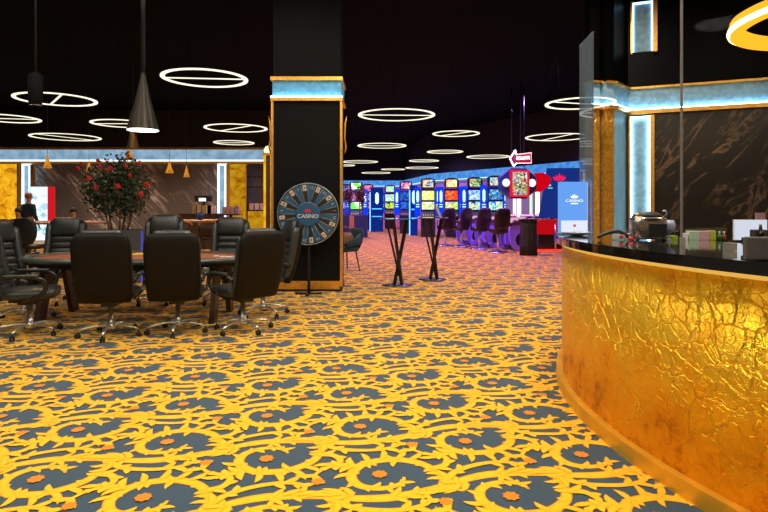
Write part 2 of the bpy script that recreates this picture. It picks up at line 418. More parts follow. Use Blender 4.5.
struct('trim_1', m, darkwall)
# cove along the far wall
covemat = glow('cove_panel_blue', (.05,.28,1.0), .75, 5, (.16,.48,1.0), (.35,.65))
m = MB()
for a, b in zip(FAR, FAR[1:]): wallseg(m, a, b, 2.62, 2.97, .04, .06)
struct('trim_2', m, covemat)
m = MB()
for a, b in zip(FAR, FAR[1:]): wallseg(m, a, b, 2.59, 2.62, .05, .16)
struct('trim_3', m, glow('led_strip_skyblue', (.30,.60,1.0), 2.5))
# left back wall band
covepale = plain('cove_panel_pale', (.45,.60,.72), .6, bump=.2, bscale=8)
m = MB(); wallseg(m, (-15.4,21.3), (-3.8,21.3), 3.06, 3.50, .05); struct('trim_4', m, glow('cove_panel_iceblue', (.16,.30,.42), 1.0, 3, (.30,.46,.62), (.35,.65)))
m = MB(); wallseg(m, (-15.4,21.2), (-3.8,21.2), 3.50, 3.58, .18); wallseg(m, (-15.4,21.2), (-3.8,21.2), 2.96, 3.05, .18); struct('trim_5', m, gold)
m = MB(); wallseg(m, (-15.4,21.12), (-3.8,21.12), 3.05, 3.11, .05); struct('trim_6', m, glow('led_strip_white_far', (.75,.88,1.0), 1.6))
m = MB(); wallseg(m, (-15.4,21.15), (-3.8,21.15), 3.58, H-.01, .1); struct('trim_7', m, darkwall)
def backpanel(px0, px1, z0, z1, mat, n, y=21.2, trim=gold, tw=.06):
    x0, x1 = GX(px0, y), GX(px1, y)
    m = MB(); m.box(((x0+x1)/2, y+.05, (z0+z1)/2), (x1-x0, .06, z1-z0)); o = struct('trim_%d' % n, m, mat)
    m = MB()
    for x in (x0-tw/2, x1+tw/2): m.box((x, y, (z0+z1)/2), (tw, .14, z1-z0))
    struct('frame', m, trim, o); return o
backpanel(-8, 18, .05, 2.95, onyxmat, 8)
bluepanel = glow('lit_blue_glass_panel', (.18,.34,.50), 1.0, 2.2, (.36,.55,.70), (.35,.65))
def ledpanel(px0, px1, n, y=21.1, z0=.05, z1=2.92):
    x0, x1 = GX(px0, y), GX(px1, y)
    m = MB(); m.box(((x0+x1)/2, y+.05, (z0+z1)/2), (x1-x0, .06, z1-z0)); o = struct('trim_%d' % n, m, bluepanel)
    m = MB()
    for x in (x0, x1): m.box((x, y, (z0+z1)/2), (.07, .06, z1-z0))
    m.box(((x0+x1)/2, y, z1), (x1-x0+.07, .06, .07)); struct('led_strip', m, glow('led_strip_panel', (.75,.9,1.0), 1.8), o)
    m = MB(); m.box((x1+.10, y, (z0+z1)/2), (.12, .1, z1-z0)); struct('edge_trim', m, gold, o)
ledpanel(23, 30, 9); ledpanel(218.5, 225.5, 10)
backpanel(229.5, 246, .05, 2.95, onyxdim, 11)
# niche with shelves right of the amber panel
y = 21.1
m = MB(); x0, x1 = GX(248.5, y), GX(266, y); m.box(((x0+x1)/2, y+.04, 1.5), (x1-x0, .06, 2.9)); struct('trim_12', m, plain('dark_niche', (.03,.028,.04), .5))

# pillar in the middle of the room
x0, x1, YP = GX(273, 9.1), GX(340.5, 9.1), 9.1
cx, pw = (x0+x1)/2, x1-x0
pil = MB(); pil.box((cx, YP+.35, H/2), (pw, .66, H-.02)); p_o = pil.build('wall_pillar', pillarblack); p_o['kind'] = 'structure'
m = MB()
for x in (x0-.012, x1+.012):
    m.box((x, YP+.03, 1.6), (.04, .08, 3.05))
m.build('corner_trim', gold, p_o)
m = MB(); m.box((cx, YP+.35, 3.12), (pw+.07, .78, .06)); m.box((cx, YP+.35, 3.45), (pw+.07, .78, .06)); m.build('cornice_trim', gold, p_o)
m = MB(); m.box((cx, YP+.35, 3.285), (pw+.02, .70, .27)); m.build('cove_band', plain('cove_plaster_blue', (.12,.42,.72), .6, bump=.4, bscale=14, vary=.25), p_o)
m = MB(); m.box((cx, YP-.035, 3.155), (pw+.06, .02, .02)); m.box((x0-.022, YP+.35, 3.155), (.012, .68, .02)); m.box((x1+.022, YP+.35, 3.155), (.012, .68, .02)); m.build('led_strip', glow('led_pillar', (.35,.72,1.0), 16), p_o)
m = MB(); m.box((cx, YP+.0, .10), (pw-.02, .06, .13)); m.build('plinth', gold, p_o)
m = MB(); m.box((cx, YP+.33, .018), (pw+.04, .76, .036)); m.build('skirting', blackmetal, p_o)
m = MB()
for x, s in ((x0-.05, -1), (x1+.05, 1)):
    m.tube([(x+s*.01, YP+.1, 2.25), (x+s*.03, YP+.1, 2.35), (x+s*.01, YP+.1, 2.5), (x+s*.02, YP+.1, 2.75), (x+s*.045, YP+.1, 2.86)], [.012,.02,.014,.016,.006], 6)
m.build('sconce', gold, p_o)
# brown cabinet column behind the pillar's left side
yc = 13.2
xa, xb = GX(263.5, yc), GX(278, yc)
t = thing('display_column', 'narrow brown column with gold edges just left of the black pillar', 'column', ((xa+xb)/2, yc+.3, 0))
m = MB(); m.box((0,0,1.29), (xb-xa, .5, 2.58)); m.build('column_body', plain('brown_veneer', (.07,.04,.028), .5), t)
m = MB(); m.box((-(xb-xa)/2+.02, -.26, 1.29), (.05, .04, 2.6)); m.box((.02, -.26, 1.29), (.07, .04, 2.6)); m.build('edge_trim', onyxmat, t)
m = MB(); m.box((0,0,2.60), (xb-xa+.06, .56, .06)); m.build('cap', gold, t)
m = MB(); m.lathe([(.0,2.63),(.09,2.65),(.11,2.72),(.06,2.80),(.0,2.82)], (-.1,-.1,0), 14); m.build('lamp', glow('column_lamp', (1,.8,.45), 1.6), t)

# ------------------------------------------------------------------ reception side wall
Wd = [(GX(590.5,9.3),9.3), (GX(599.5,9.35),9.35), (GX(609,9.9),9.9), (GX(605.5,9.32),9.32), (GX(614,9.38),9.38), (GX(628,9.9),9.9), (8.15,8.32)]
segs = [(Wd[0],Wd[1],'g'), (Wd[1],Wd[2],'s'), (Wd[3],Wd[4],'g'), (Wd[4],Wd[5],'s'), (Wd[5],Wd[6],'w')]
up = MB(); band = MB(); lip = MB(); led = MB(); gcol = MB(); side = MB()
for a, b, k in segs:
    wallseg(up, a, b, 3.46, H-.01, .15)
    wallseg(band, a, b, 3.08, 3.44, .15)
    wallseg(lip, a, b, 3.43, 3.465, .25, .06); wallseg(lip, a, b, 2.99, 3.06, .25, .08)
    wallseg(led, a, b, 3.062, 3.082, .02, .055)
    if k == 'g': wallseg(gcol, a, b, 0, 2.99, .15)
    if k == 's': wallseg(side, a, b, 0, 2.99, .15)
hammered = plain('hammered_gold', (.85,.38,.04), .4, .6, bump=1.0, bscale=22, vary=.35)
mar = MB(); wallseg(mar, Wd[5], Wd[6], 0, 2.99, .15)
struct('wall_reception', mar, marble_dark)
struct('trim_13', band, bluegrey); struct('trim_14', lip, gold)
struct('trim_15', led, led_blue); struct('trim_16', gcol, hammered); struct('trim_17', side, fluted)
struct('trim_18', up, plain('black_mirror_panel', (.0016,.0014,.0014), .4, spec=.06))
d = (Vector((*Wd[6],0))-Vector((*Wd[5],0))).normalized(); nrm = Vector((d.y,-d.x,0)); ang = math.atan2(d.y, d.x)
def onwall(px, off=0.0):
    k = (px-384)/F; p = Vector((*Wd[5],0)); s = (k*p.y-p.x)/(d.x-k*d.y); return p+d*s+nrm*off
def wallpanel(px0, px1, z0, z1, n, mat, ledm, gw=None):
    a, b = onwall(px0), onwall(px1); c = (a+b)/2; L = (b-a).length
    m = MB(); m.box((*(c+nrm*.01).xy, (z0+z1)/2), (L, .03, z1-z0), ang); o = struct('trim_%d' % n, m, mat)
    m = MB()
    for p in (a, b): m.box((*(p+nrm*.035).xy, (z0+z1)/2), (.03, .03, z1-z0), ang)
    m.box((*(c+nrm*.035).xy, z1), (L+.03, .03, .03), ang); m.build('led_strip', ledm, o)
    m = MB()
    for px, w_ in ((px0-1.5, .03), (px1+2.8, .07)): m.box((*(onwall(px, .05)).xy, (z0+z1)/2), (w_, .1, z1-z0+.06), ang)
    m.build('edge_trim', gold, o)
wallpanel(631, 649, .3, 2.93, 19, bluegrey, led_blue)
wallpanel(633, 652, 4.08, 4.93, 20, bluegrey, glow('led_reflection_upper', (.4,.75,1.0), 4))  # mirror reflection of the panel below, built as a second glowing panel
# gold ring hooks on the pilasters
for i, (px, Yq) in enumerate(((593.5, 9.2), (609, 9.2))):
    m = MB(); c = W(px, 118.5, Yq); m.tube([(c.x+.05*math.cos(a), c.y, c.z+.065*math.sin(a)) for a in [PI*.6-2*PI*k/16*.85 for k in range(17)]], .011, 6)
    tag(m.build('wall_hook', gold), ['curled gold hook on the outer gold pilaster beside the glass', 'curled gold hook on the inner gold pilaster'][i], 'hook', 'gold hooks on the pilasters')

# ------------------------------------------------------------------ reception counter
CC, R0 = (4.68, 3.65), 3.40
def arc(r, a0, a1, n): return [(CC[0]+r*math.cos(a0+(a1-a0)*i/n), CC[1]+r*math.sin(a0+(a1-a0)*i/n)) for i in range(n+1)]
A0, A1 = math.radians(115), math.radians(258)
def ringwall(mb, r0, r1, z0, z1, n=96, bev=0):
    o = arc(r1, A0, A1, n); i = arc(r0, A0, A1, n); vs = []; fs = []
    for k in range(n+1): vs += [(*o[k], z0), (*o[k], z1), (*i[k], z1), (*i[k], z0)]
    for k in range(n):
        b = k*4
        for e in range(4): fs.append((b+e, b+(e+1) % 4, b+4+(e+1) % 4, b+4+e))
    fs += [(0,1,2,3), (n*4+3,n*4+2,n*4+1,n*4)]
    mb.add(vs, fs, False)
cnt = thing('reception_counter', 'curved reception counter clad in crumpled gold leaf under a black stone top', 'counter', (0,0,0))
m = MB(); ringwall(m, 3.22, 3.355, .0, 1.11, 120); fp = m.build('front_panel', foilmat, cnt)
for p in fp.data.polygons: p.use_smooth = abs(p.normal.z) < .5
m = MB(); ringwall(m, 3.3, 3.40, .0, .09, 120); m.build('kick_plate', goldkick, cnt)
m = MB(); ringwall(m, 2.50, 3.42, 1.11, 1.165, 120); m.build('countertop', blackgloss, cnt)
m = MB(); ringwall(m, 3.36, 3.372, 1.085, 1.108, 120); m.build('led_strip', glow('led_warm_counter', (1.0,.55,.10), .8), cnt)
m = MB(); ringwall(m, 2.6, 2.66, 0, 1.11, 60); m.build('inner_panel', blackplastic, cnt)
TOP = 1.165
def onc(px, r):
    """point on counter top circle radius r seen at column px (near side)"""
    k = (px-384)/F; a = 1+k*k; b = -2*(k*CC[0]+CC[1]); c = CC[0]**2+CC[1]**2-r*r
    D = b*b-4*a*c
    if D < 0: D = 0
    Y = (-b-math.sqrt(D))/(2*a); return Vector((k*Y, Y, TOP))
# glass screen on the counter
def glasspane(pa, pb, z0, z1, mat, label, nm='glass_screen'):
    t = thing(nm, label, 'glass screen', ((pa.x+pb.x)/2, (pa.y+pb.y)/2, z0), 0, 'glass screen on the counter')
    m = MB(); d_ = pb-pa; m.box((0,0,(z1-z0)/2), (d_.length, .012, z1-z0), math.atan2(d_.y, d_.x)); m.build('pane', mat, t)
    for k in (.5,):
        p = (pb-pa)*k; m = MB(); q = p*0; m.box((q.x, q.y, .02), (.05,.04,.04), math.atan2(d_.y, d_.x)); m.build('clamp', chrome, t)
    return t
ga, gb, gc_, gd = onc(594, 3.08), onc(681.5, 3.02), onc(790, 3.02), onc(586, 3.2)
ga = Vector((GX(593, 4.45), 4.45, TOP)); gz = Vector((GX(580, 4.85), 4.85, TOP))
glasspane(gz, ga, TOP+.001, 2.78, frost, 'narrow frosted glass end pane beside the blue sign')
glasspane(ga, gb, TOP+.001, 3.3, glass, 'clear glass pane above the card machine on the counter')
glasspane(gb, gc_, TOP+.001, 3.3, glass, 'clear glass pane in front of the white tablet screen')
t = thing('glass_post', 'slim steel joint post rising between the two clear glass panes', 'post', gb)
m = MB(); m.box((0,0,1.07), (.008,.016,2.13)); m.build('post', plain('seam_steel', (.35,.30,.26), .4, .6), t)
m = MB(); m.box((0,-.01,.025), (.022,.022,.05)); m.build('clamp', chrome, t)

# blue sign at the far end of the counter
sg = Vector((GX(572.5, 4.55), 4.55, TOP))
t = thing('counter_sign', 'blue and white box sign with a crown standing on the counter end', 'sign', sg, .12); t.scale = (1,1,.88)
m = MB(); m.box((0,0,.245), (.225,.06,.47), 0, .004); sb = m.build('sign_box', glow('sign_blue_face', (.14,.37,.90), 1.0), t)
m = MB(); m.box((0,-.032,.075), (.222,.006,.10)); m.build('white_band', glow('sign_white_face', (.80,.84,1.0), 1.0), t)
m = MB(); m.box((.114,0,.245), (.006,.056,.46)); m.build('side_panel', glow('sign_side', (.55,.62,.95), .9), t)
m = MB(); m.box((0,-.01,.006), (.25,.12,.012)); m.build('foot', chrome, t)
wg = glow('sign_white_letter', (1,1,1), 1.2)
def crown(mb, cx, cz, s, y):
    for k in range(5):
        a = (k-2)*.42; L = s*(1 if k == 2 else .85)
        p0 = Vector((cx+math.sin(a)*s*.25, y, cz)); p1 = Vector((cx+math.sin(a)*L*1.2, y, cz+math.cos(a)*L))
        n_ = Vector((math.cos(a), 0, -math.sin(a)))*s*.16
        mid = p0.lerp(p1, .6)
        mb.add([p0, mid+n_, p1, mid-n_], [(0,1,2,3)])
m = MB(); crown(m, 0, .325, .045, -.0345); m.build('crown_emblem', wg, t)
text('lettering', 'CASINO', .034, wg, t, (0,-.034,.305), (PI/2,0,0), .001, sx=1.2)
m = MB(); m.box((0,-.034,.280), (.06,.002,.010)); m.build('small_print', wg, t)
m = MB(); m.box((0,-.037,.078), (.022,.002,.022)); m.build('red_mark', plain('red_print', (.8,.15,.2), .5), t)
# dish in front of it
m = MB(); m.lathe([(0,.0),(.05,.002),(.10,.014),(.12,.028),(.115,.028),(.09,.018),(0,.008)], (0,0,0), 24)
o = m.build('glass_dish', plain('pale_glass', (.45,.55,.65), .08, coat=1), None, Vector((GX(577,4.33), 4.33, TOP)))
tag(o, 'shallow shiny glass dish in front of the blue counter sign', 'dish')

# card machine / banknote counter
cm = Vector((GX(648, 3.75), 3.75, TOP))
t = thing('coffee_machine', 'squat steel machine with a black domed lid on the counter', 'machine', cm, -.1)
m = MB(); m.loft([((0,0,.008),(.095,0,0),(0,.075,0)), ((0,0,.02),(.104,0,0),(0,.082,0)), ((0,0,.10),(.112,0,0),(0,.088,0)), ((0,0,.148),(.106,0,0),(0,.082,0)), ((0,0,.165),(.090,0,0),(0,.07,0))], 32, 3.2); m.build('body', plain('warm_steel', (.50,.42,.34), .25, .9), t)
m = MB(); m.tube([(.112*math.cos(2*PI*k/32)*.98, .088*math.sin(2*PI*k/32)*.98, .142) for k in range(32)], .006, 6, closed=True); m.build('rim_band', blackplastic, t)
m = MB(); m.box((.03,-.088,.07), (.11,.012,.085), 0, .003); m.build('front_opening', blackplastic, t)
m = MB(); m.loft([((0,0,.160),(.10,0,0),(0,.08,0)), ((0,0,.172),(.085,0,0),(0,.07,0)), ((0,0,.188),(.05,0,0),(0,.045,0)), ((0,0,.192),(.02,0,0),(0,.02,0))], 20, 2.5); m.build('lid', blackplastic, t)
m = MB(); m.tube([(.095,-.02,.155), (.112,-.02,.18), (.105,-.02,.20), (.085,-.02,.192)], .006, 6); m.build('lever', chrome, t)
m = MB(); m.lathe([(.0,.155),(.018,.158),(.016,.180),(0,.184)], (-.075,-.02,0), 10); m.build('knob', gold, t)
for s_ in (-1, 1):
    m = MB(); m.lathe([(.014,0),(.014,.012)], (s_*.085,-.05,0), 8); m.build('foot', blackplastic, t)
# glass globe
g0 = Vector((GX(669, 3.72), 3.72, TOP))
t = thing('wine_glass', 'round stemmed glass right beside the squat steel machine', 'glass', g0)
m = MB(); m.lathe([(.028,0),(.028,.003),(.004,.006),(.004,.045),(.026,.060),(.040,.085),(.040,.11),(.030,.135),(.028,.135),(.038,.108),(.036,.086),(0,.056)], n=20); m.build('bowl', plain('lilac_glass', (.40,.42,.62), .08, coat=1), t)
# curved black device with red buttons
dv = Vector((GX(615, 3.75), 3.75, TOP))
t = thing('card_terminal', 'arched black handset with red tips lying on the counter', 'card terminal', dv, 0)
m = MB(); m.tube([(-.115,0,.016), (-.09,0,.034), (-.04,0,.052), (.02,0,.060), (.06,0,.045), (.085,-.02,.016)], [.010,.014,.016,.017,.015,.012], 10, flat=.8); m.build('handle', blackplastic, t)
m = MB(); m.box((.02,.0,.022), (.09,.03,.03), 0, .004); m.build('white_body', plain('ivory_plastic', (.55,.55,.50), .4), t)
m = MB(); m.ball((.035,-.02,.026), .013); m.build('red_button', red, t)
m = MB(); m.tube([(.085,-.02,.016), (.105,-.04,.008)], [.013,.008], 8); m.build('red_tip', red, t)
# monitor back (grey) and white tablet, camera, frame
mon = Vector((GX(757, 3.0), 3.0, TOP)) + Vector((0.03,0,0))
t = thing('desk_monitor', 'dark grey backed monitor at the counter edge by the glass', 'monitor', (GX(771,2.36), 2.36, TOP), -.05)
m = MB(); m.box((.02,0,.052), (.26,.03,.098), 0, .008); m.build('rear_panel', plain('grey_plastic', (.085,.078,.075), .5), t)
m = MB(); m.box((.02,.06,.005), (.14,.14,.01)); m.box((.02,.03,.03), (.04,.04,.05)); m.build('stand', blackplastic, t)
t = thing('tablet_screen', 'white lit screen leaning above the grey backed monitor', 'screen', (GX(750,3.65), 3.65, TOP), -.05)
m = MB(); m.box((0,0,.072), (.212,.014,.135), 0, .003); m.build('bezel', white, t)
m = MB(); m.box((0,-.008,.072), (.205,.002,.128)); m.build('display', glow('white_display', (.72,.76,.86), 1.0), t)
m = MB(); m.box((0,.03,.012), (.12,.09,.024)); m.build('foot', blackplastic, t)
t = thing('desk_camera', 'small dark camera on the counter before the white screen', 'camera', (GX(758.5,3.30), 3.30, TOP), 0)
m = MB(); m.box((0,0,.065), (.075,.05,.05), 0, .006); m.box((0,0,.02), (.05,.05,.04)); m.build('body', plain('bronze_plastic', (.05,.035,.025), .35), t)
m = MB(); m.lathe([(.018,0),(.018,.02),(.012,.022)], (-.005,-.024,.065), 12, 'Y'); m.build('lens', blackgloss, t)
m = MB(); m.tube([(.012,0,.088),(.012,0,.12)], [.010,.007], 8); m.build('antenna', blackplastic, t)
t = thing('photo_frame', 'small pink framed card standing behind the white screen', 'frame', (GX(760,3.9), 3.9, TOP), 0)
m = MB(); m.box((0,0,.150), (.062,.01,.062)); m.build('card', plain('pink_card', (.45,.25,.30), .5), t)
m = MB(); m.tube([(0,.004,0),(0,.004,.125)], .004, 6); m.lathe([(.025,0),(.025,.006)], n=10); m.build('stand', blackmetal, t)
items = [(672, .052, .028, plain('green_yellow_box', (.40,.60,.02), .5), 'low lime green box beside the round glass'),
         (684, .028, .045, white, 'little white box at the foot of the steel glass joint'),
         (692.5, .066, .060, plain('pale_green_box', (.50,.62,.45), .5), 'pale green box between white and pink boxes'),
         (702.5, .066, .060, plain('pink_box', (.65,.35,.38), .5), 'pink box left of the yellow green box'),
         (711, .040, .062, plain('yellow_green_box', (.50,.50,.06), .5), 'upright yellow green box next to the pink box')]
for px, w_, h_, mt, lb in items:
    m = MB(); m.box((0,0,h_/2), (w_,.05,h_), 0, .002); tag(m.build('carton', mt, None, (GX(px,3.78), 3.78, TOP)), lb, 'box', 'small cartons on the counter')
for px, mt, lb in ((719.5, plain('green_bottle', (.05,.25,.08), .2), 'small green bottle right of the yellow green box'), (724, plain('brown_bottle', (.30,.10,.03), .3), 'small brown bottle left of the white screen')):
    b = thing('bottle', lb, 'bottle', (GX(px,3.78), 3.78, TOP), 0, 'small bottles on the counter')
    m = MB(); m.lathe([(.012,0),(.013,.03),(.006,.04),(.005,.05)], n=12); m.build('body', mt, b)
    m = MB(); m.lathe([(.006,.048),(.006,.056)], n=10); m.build('cap', white, b)

# ------------------------------------------------------------------ office chair
def caster(mb, p, a):
    d = Vector((math.cos(a), math.sin(a), 0)); s_ = Vector((-d.y, d.x, 0))
    M = Matrix((s_, d, Vector((0,0,1)))).transposed()
    for k in (-1, 1):
        M2 = Matrix((Vector((0,0,1)), d, s_)).transposed()
        mb.lathe([(.0,-.009),(.022,-.009),(.029,-.004),(.029,.004),(.022,.009),(0,.009)], Vector(p)+s_*k*.014, 12, M=M2)
    mb.tube([Vector(p)+Vector((0,0,.0)), Vector(p)+Vector((0,0,.045))], .008, 6)
def make_chair():
    t = thing('office_chair', 'x', 'chair', group='executive chairs around the poker table')
    # back shell: follows a gently leaning curve
    def cy(z): return .245+.17*(z-.4)/.75+.035*math.sin(PI*(z-.4)/.75)
    def st(z, hw, ht, dy=0):
        dz = .17/.75; n = Vector((0,1,-dz)).normalized(); return ((0, cy(z)+dy, z), (hw,0,0), n*ht)
    zs = [(.395,.20,.02),(.405,.255,.042),(.43,.262,.055),(.55,.270,.060),(.75,.275,.060),(.95,.277,.056),(1.03,.272,.050),(1.085,.252,.042),(1.11,.225,.032),(1.120,.19,.014)]
    m = MB(); m.loft([st(z, a, b) for z, a, b in zs], 28, 4.0); m.build('backrest', leather_back, t)
    m = MB(); m.loft([st(z, a, b, -.048) for z, a, b in ((.90,.16,.01),(.905,.19,.040),(.94,.205,.060),(1.0,.21,.066),(1.06,.205,.058),(1.105,.195,.048),(1.14,.18,.030),(1.15,.15,.012))], 24, 2.8); m.build('headrest', leather, t)
    m = MB()
    for k in range(5):
        z0 = .47+.084*k; m.loft([st(z, a, b, -.045) for z, a, b in ((z0,.16,.015),(z0+.015,.18,.032),(z0+.042,.185,.038),(z0+.069,.18,.032),(z0+.084,.16,.015))], 20, 3.2)
    m.build('back_cushion', leather, t)
    for s_ in (-1, 1):
        m = MB(); m.loft([((s_*.235, cy(z)-.045, z), (.045*w_,0,0), (0,.055*w_,0)) for z, w_ in ((.46,.3),(.48,.8),(.6,1),(.8,1),(1.0,1),(1.05,.8),(1.07,.3))], 14, 2.5); m.build('side_bolster', leather, t)
    m = MB(); m.loft([((0,y_,.455), (w_,0,0), (0,0,h_)) for y_, w_, h_ in ((-.27,.19,.02),(-.26,.235,.045),(-.22,.26,.058),(-.05,.27,.060),(.12,.265,.058),(.22,.25,.05),(.235,.2,.02))], 26, 3.6); m.build('seat', leather, t)
    m = MB(); m.box((0,.0,.385), (.30,.34,.035), 0, .01); m.box((0,0,.355), (.16,.20,.05), 0, .01); m.build('mechanism', blackplastic, t)
    m = MB(); m.tube([(.02,-.02,.36),(.22,-.05,.36),(.26,-.05,.355)], [.006,.006,.009], 6); m.build('lever', blackplastic, t)
    m = MB(); m.lathe([(.034,.075),(.034,.17),(.026,.175),(.026,.335)], n=16); m.build('gas_column', chrome, t)
    for s_ in (-1, 1):
        pts = catmull([(.285,.27,.60),(.30,.14,.655),(.305,-.04,.655),(.30,-.17,.615),(.295,-.205,.54),(.285,-.15,.46),(.25,-.05,.42),(.24,.02,.40)], 5)
        m = MB(); m.tube([(s_*p[0],p[1],p[2]) for p in pts], .017, 8, flat=1.3); a_ = m.build('armrest', plain('armrest_gloss', (.03,.03,.028), .22, .5), t)
        m = MB(); m.loft([((s_*.303,y_,.668-.10*max(0,-y_-.06)), (w_,0,0), (0,0,.016)) for y_, w_ in ((.19,.012),(.17,.026),(.05,.030),(-.10,.028),(-.14,.014))], 12, 2.5); m.build('arm_pad', leather, a_)
    hub = MB(); hub.lathe([(.045,.075),(.05,.09),(.045,.125),(.034,.14)], n=16); hub.build('hub', chrome, t)
    for k in range(5):
        a = 2*PI*k/5+.3; c, s_ = math.cos(a), math.sin(a)
        m = MB(); m.tube([(c*.03,s_*.03,.115),(c*.15,s_*.15,.118),(c*.26,s_*.26,.098),(c*.315,s_*.315,.080)], [.020,.018,.015,.013], 8, flat=.75); l = m.build('base_leg', chrome, t)
        m = MB(); caster(m, (c*.315,s_*.315,.029), a+.7*((k % 3)-1)); m.build('caster', blackplastic, l)
    return t
proto = make_chair()
# (x, y, facing angle of the seat front measured so that 0 faces the camera (-Y)), scale z
def face(dx, dy): return math.atan2(dy, dx)+PI/2
CHAIRS = [(GX(111,6.0), 6.0, face(-.22,1), 1.0, 'black leather chair seen from behind, on the left of the two at the table front'),
          (GX(178,6.16), 6.16, face(-.2,1), .99, 'black leather chair seen from behind, on the right of the two at the table front'),
          (GX(243,6.24), 6.24, face(-.72,.72), 1.0, 'black leather chair turned half away at the right end of the table'),
          (GX(263,7.1), 7.1, face(-.9,-.45), 1.05, 'black leather chair in profile between the right table end and the prize wheel'),
          (GX(30,6.06), 6.06, face(.93,.36), 1.0, 'black leather chair cut by the left edge of the picture, nearest the camera there'),
          (-4.40, 6.85, face(1,-.18), 1.05, 'black leather chair at the left table end, inner side of its back showing'),
          (GX(53,7.95), 7.95, face(.05,-1), 1.055, 'black leather chair facing the camera behind the left part of the table'),
          (GX(158,7.95), 7.95, face(.12,-1), 1.09, 'tall leather chair behind the table between the two front chairs, by the planter'),
          (GX(223.5,8.0), 8.0, face(-.02,-1), 1.06, 'black leather chair facing the camera behind the right part of the table')]
for i, (x, y, a, s_, lb) in enumerate(CHAIRS):
    if i == 0: proto.location = (x,y,0); proto.rotation_euler = (0,0,a); proto['label'] = lb
    else: copy_tree(proto, (x,y,0), a, lb, scale=(1,1,s_))

# ------------------------------------------------------------------ poker table
TX, TY, RX, RY, TZ = -3.06, 7.02, 1.41, .70, .78
def sup(rx, ry, n=72, e=2.5):
    return [(rx*math.copysign(abs(math.cos(2*PI*k/n))**(2/e), math.cos(2*PI*k/n)), ry*math.copysign(abs(math.sin(2*PI*k/n))**(2/e), math.sin(2*PI*k/n))) for k in range(n)]
t = thing('poker_table', 'oval poker table with padded dark rail and terracotta felt', 'table', (TX,TY,0))
m = MB(); m.tube([(x,y,TZ-.035) for x, y in sup(RX-.07, RY-.07)], .07, 10, closed=True, flat=.5); m.build('rail', plain('rail_leather', (.05,.06,.055), .3, spec=.7), t)
m = MB(); m.prism(sup(RX-.10, RY-.10), TZ-.065, TZ-.03); m.build('tabletop', felt, t)
m = MB(); m.tube([(x,y,TZ-.028) for x, y in sup(RX-.165, RY-.165)], .014, 6, closed=True); m.build('inner_trim', plain('trim_wood', (.16,.07,.03), .35), t)
m = MB(); m.prism(sup(RX-.10, RY-.10), TZ-.13, TZ-.066); m.build('apron', blackplastic, t)
m = MB(); m.prism([(-.28,.30),(.10,.30),(.10,.52),(-.28,.52)], TZ-.03, TZ-.026); m.build('yellow_panel', feltyellow, t)
for s_ in (-1, 1):
    for q in (-1, 1):
        m = MB(); xx = s_*1.03
        out = [(-.44*q, 0), (-.30*q, 0), (-.10*q, TZ-.13), (-.30*q, TZ-.13)]
        M = Matrix(((0,0,1),(1,0,0),(0,1,0)))
        m.prism(out, -.03, .03, M=M, c=(xx,0,0)); m.build('leg', darkwood, t)
    m = MB(); m.box((s_*1.03,0,.62), (.09,.62,.05)); m.build('leg_brace', darkwood, t)
for k, (x, y) in enumerate(((-1.0,-.5),(-.42,-.60),(.45,-.60),(.98,-.5),(1.25,-.2))):
    m = MB(); m.lathe([(.036,0),(.04,.01),(.04,.075),(.044,.08)], (x,y,TZ-.19), 14); m.build('cup_holder', chrome, t)
m = MB()
for k in range(3): m.box((.98+.05*k, .1-.06*k, TZ-.022), (.06,.085,.006), .4*k)
tag(m.build('playing_card', white, None, (TX,TY,0)), 'few white cards lying on the felt near the right table end', 'cards') if False else None
for k in range(3):
    m = MB(); m.box((0,0,.001), (.063,.09,.002)); o = m.build('playing_card', white, None, (TX+.92+.10*k, TY+.12-.05*k, TZ-.0295)); o.rotation_euler = (0,0,.4+.5*k)
    tag(o, 'white playing card lying on the felt by the right table end', 'playing card', 'cards on the poker table')

# ------------------------------------------------------------------ prize wheel
WY = 8.72; wc = W(308.3, 214, WY); WR = 30.4/F*WY
t = thing('prize_wheel', 'round blue and black prize wheel on a stand before the black pillar', 'prize wheel', (wc.x, WY, 0))
bl = plain('wheel_blue', (.018,.085,.19), .4); bk = plain('wheel_black', (.015,.015,.018), .4); wh = plain('wheel_white', (.45,.43,.40), .5)
silver = plain('wheel_rim', (.25,.30,.33), .35, .6)
N = 24; cz = wc.z
disc = MB(); disc.lathe([(0,0),(WR,0),(WR,.03),(0,.03)], (0,.0,cz), 48, 'Y', smooth=False); disc.build('backing_disc', bk, t)
for k in range(N):
    a0, a1 = 2*PI*k/N, 2*PI*(k+1)/N; r0, r1 = WR*.40, WR*.965
    m = MB(); m.prism([(r0*math.cos(a0), r0*math.sin(a0)), (r1*math.cos(a0), r1*math.sin(a0)), (r1*math.cos((a0+a1)/2), r1*math.sin((a0+a1)/2)), (r1*math.cos(a1), r1*math.sin(a1)), (r0*math.cos(a1), r0*math.sin(a1))], .030, .033, M=Matrix(((1,0,0),(0,0,-1),(0,1,0))), c=(0,0,cz))
    sgm = m.build('segment', bl if k % 2 else bk, t)
    am = (a0+a1)/2; M = Matrix(((1,0,0),(0,0,-1),(0,1,0))) @ Matrix.Rotation(am-PI/2, 3, 'Z')
    if k % 2 == 0 and k not in (0,):
        m = MB(); cen = (WR*.86*math.cos(am), 0, WR*.86*math.sin(am)+cz)
        m.prism([(-.030,-.045),(.030,-.045),(.030,.045),(-.030,.045)], .033, .036, M=M, c=cen)
        m.cur = 1; m.prism([(0,-.018),(.014,0),(0,.018),(-.014,0)], .036, .0375, M=M, c=cen); m.build('prize_card', [wh, plain('card_red_mark', (.55,.05,.04), .5) if k % 4 == 0 else bk], sgm)
    else:
        text('number', str((k*7) % 24+1), .06, plain('wheel_number', (.30,.42,.50), .5), sgm, (WR*.87*math.cos(am), -.034, WR*.87*math.sin(am)+cz), (PI/2, -(am-PI/2), 0), .0005)
m = MB()
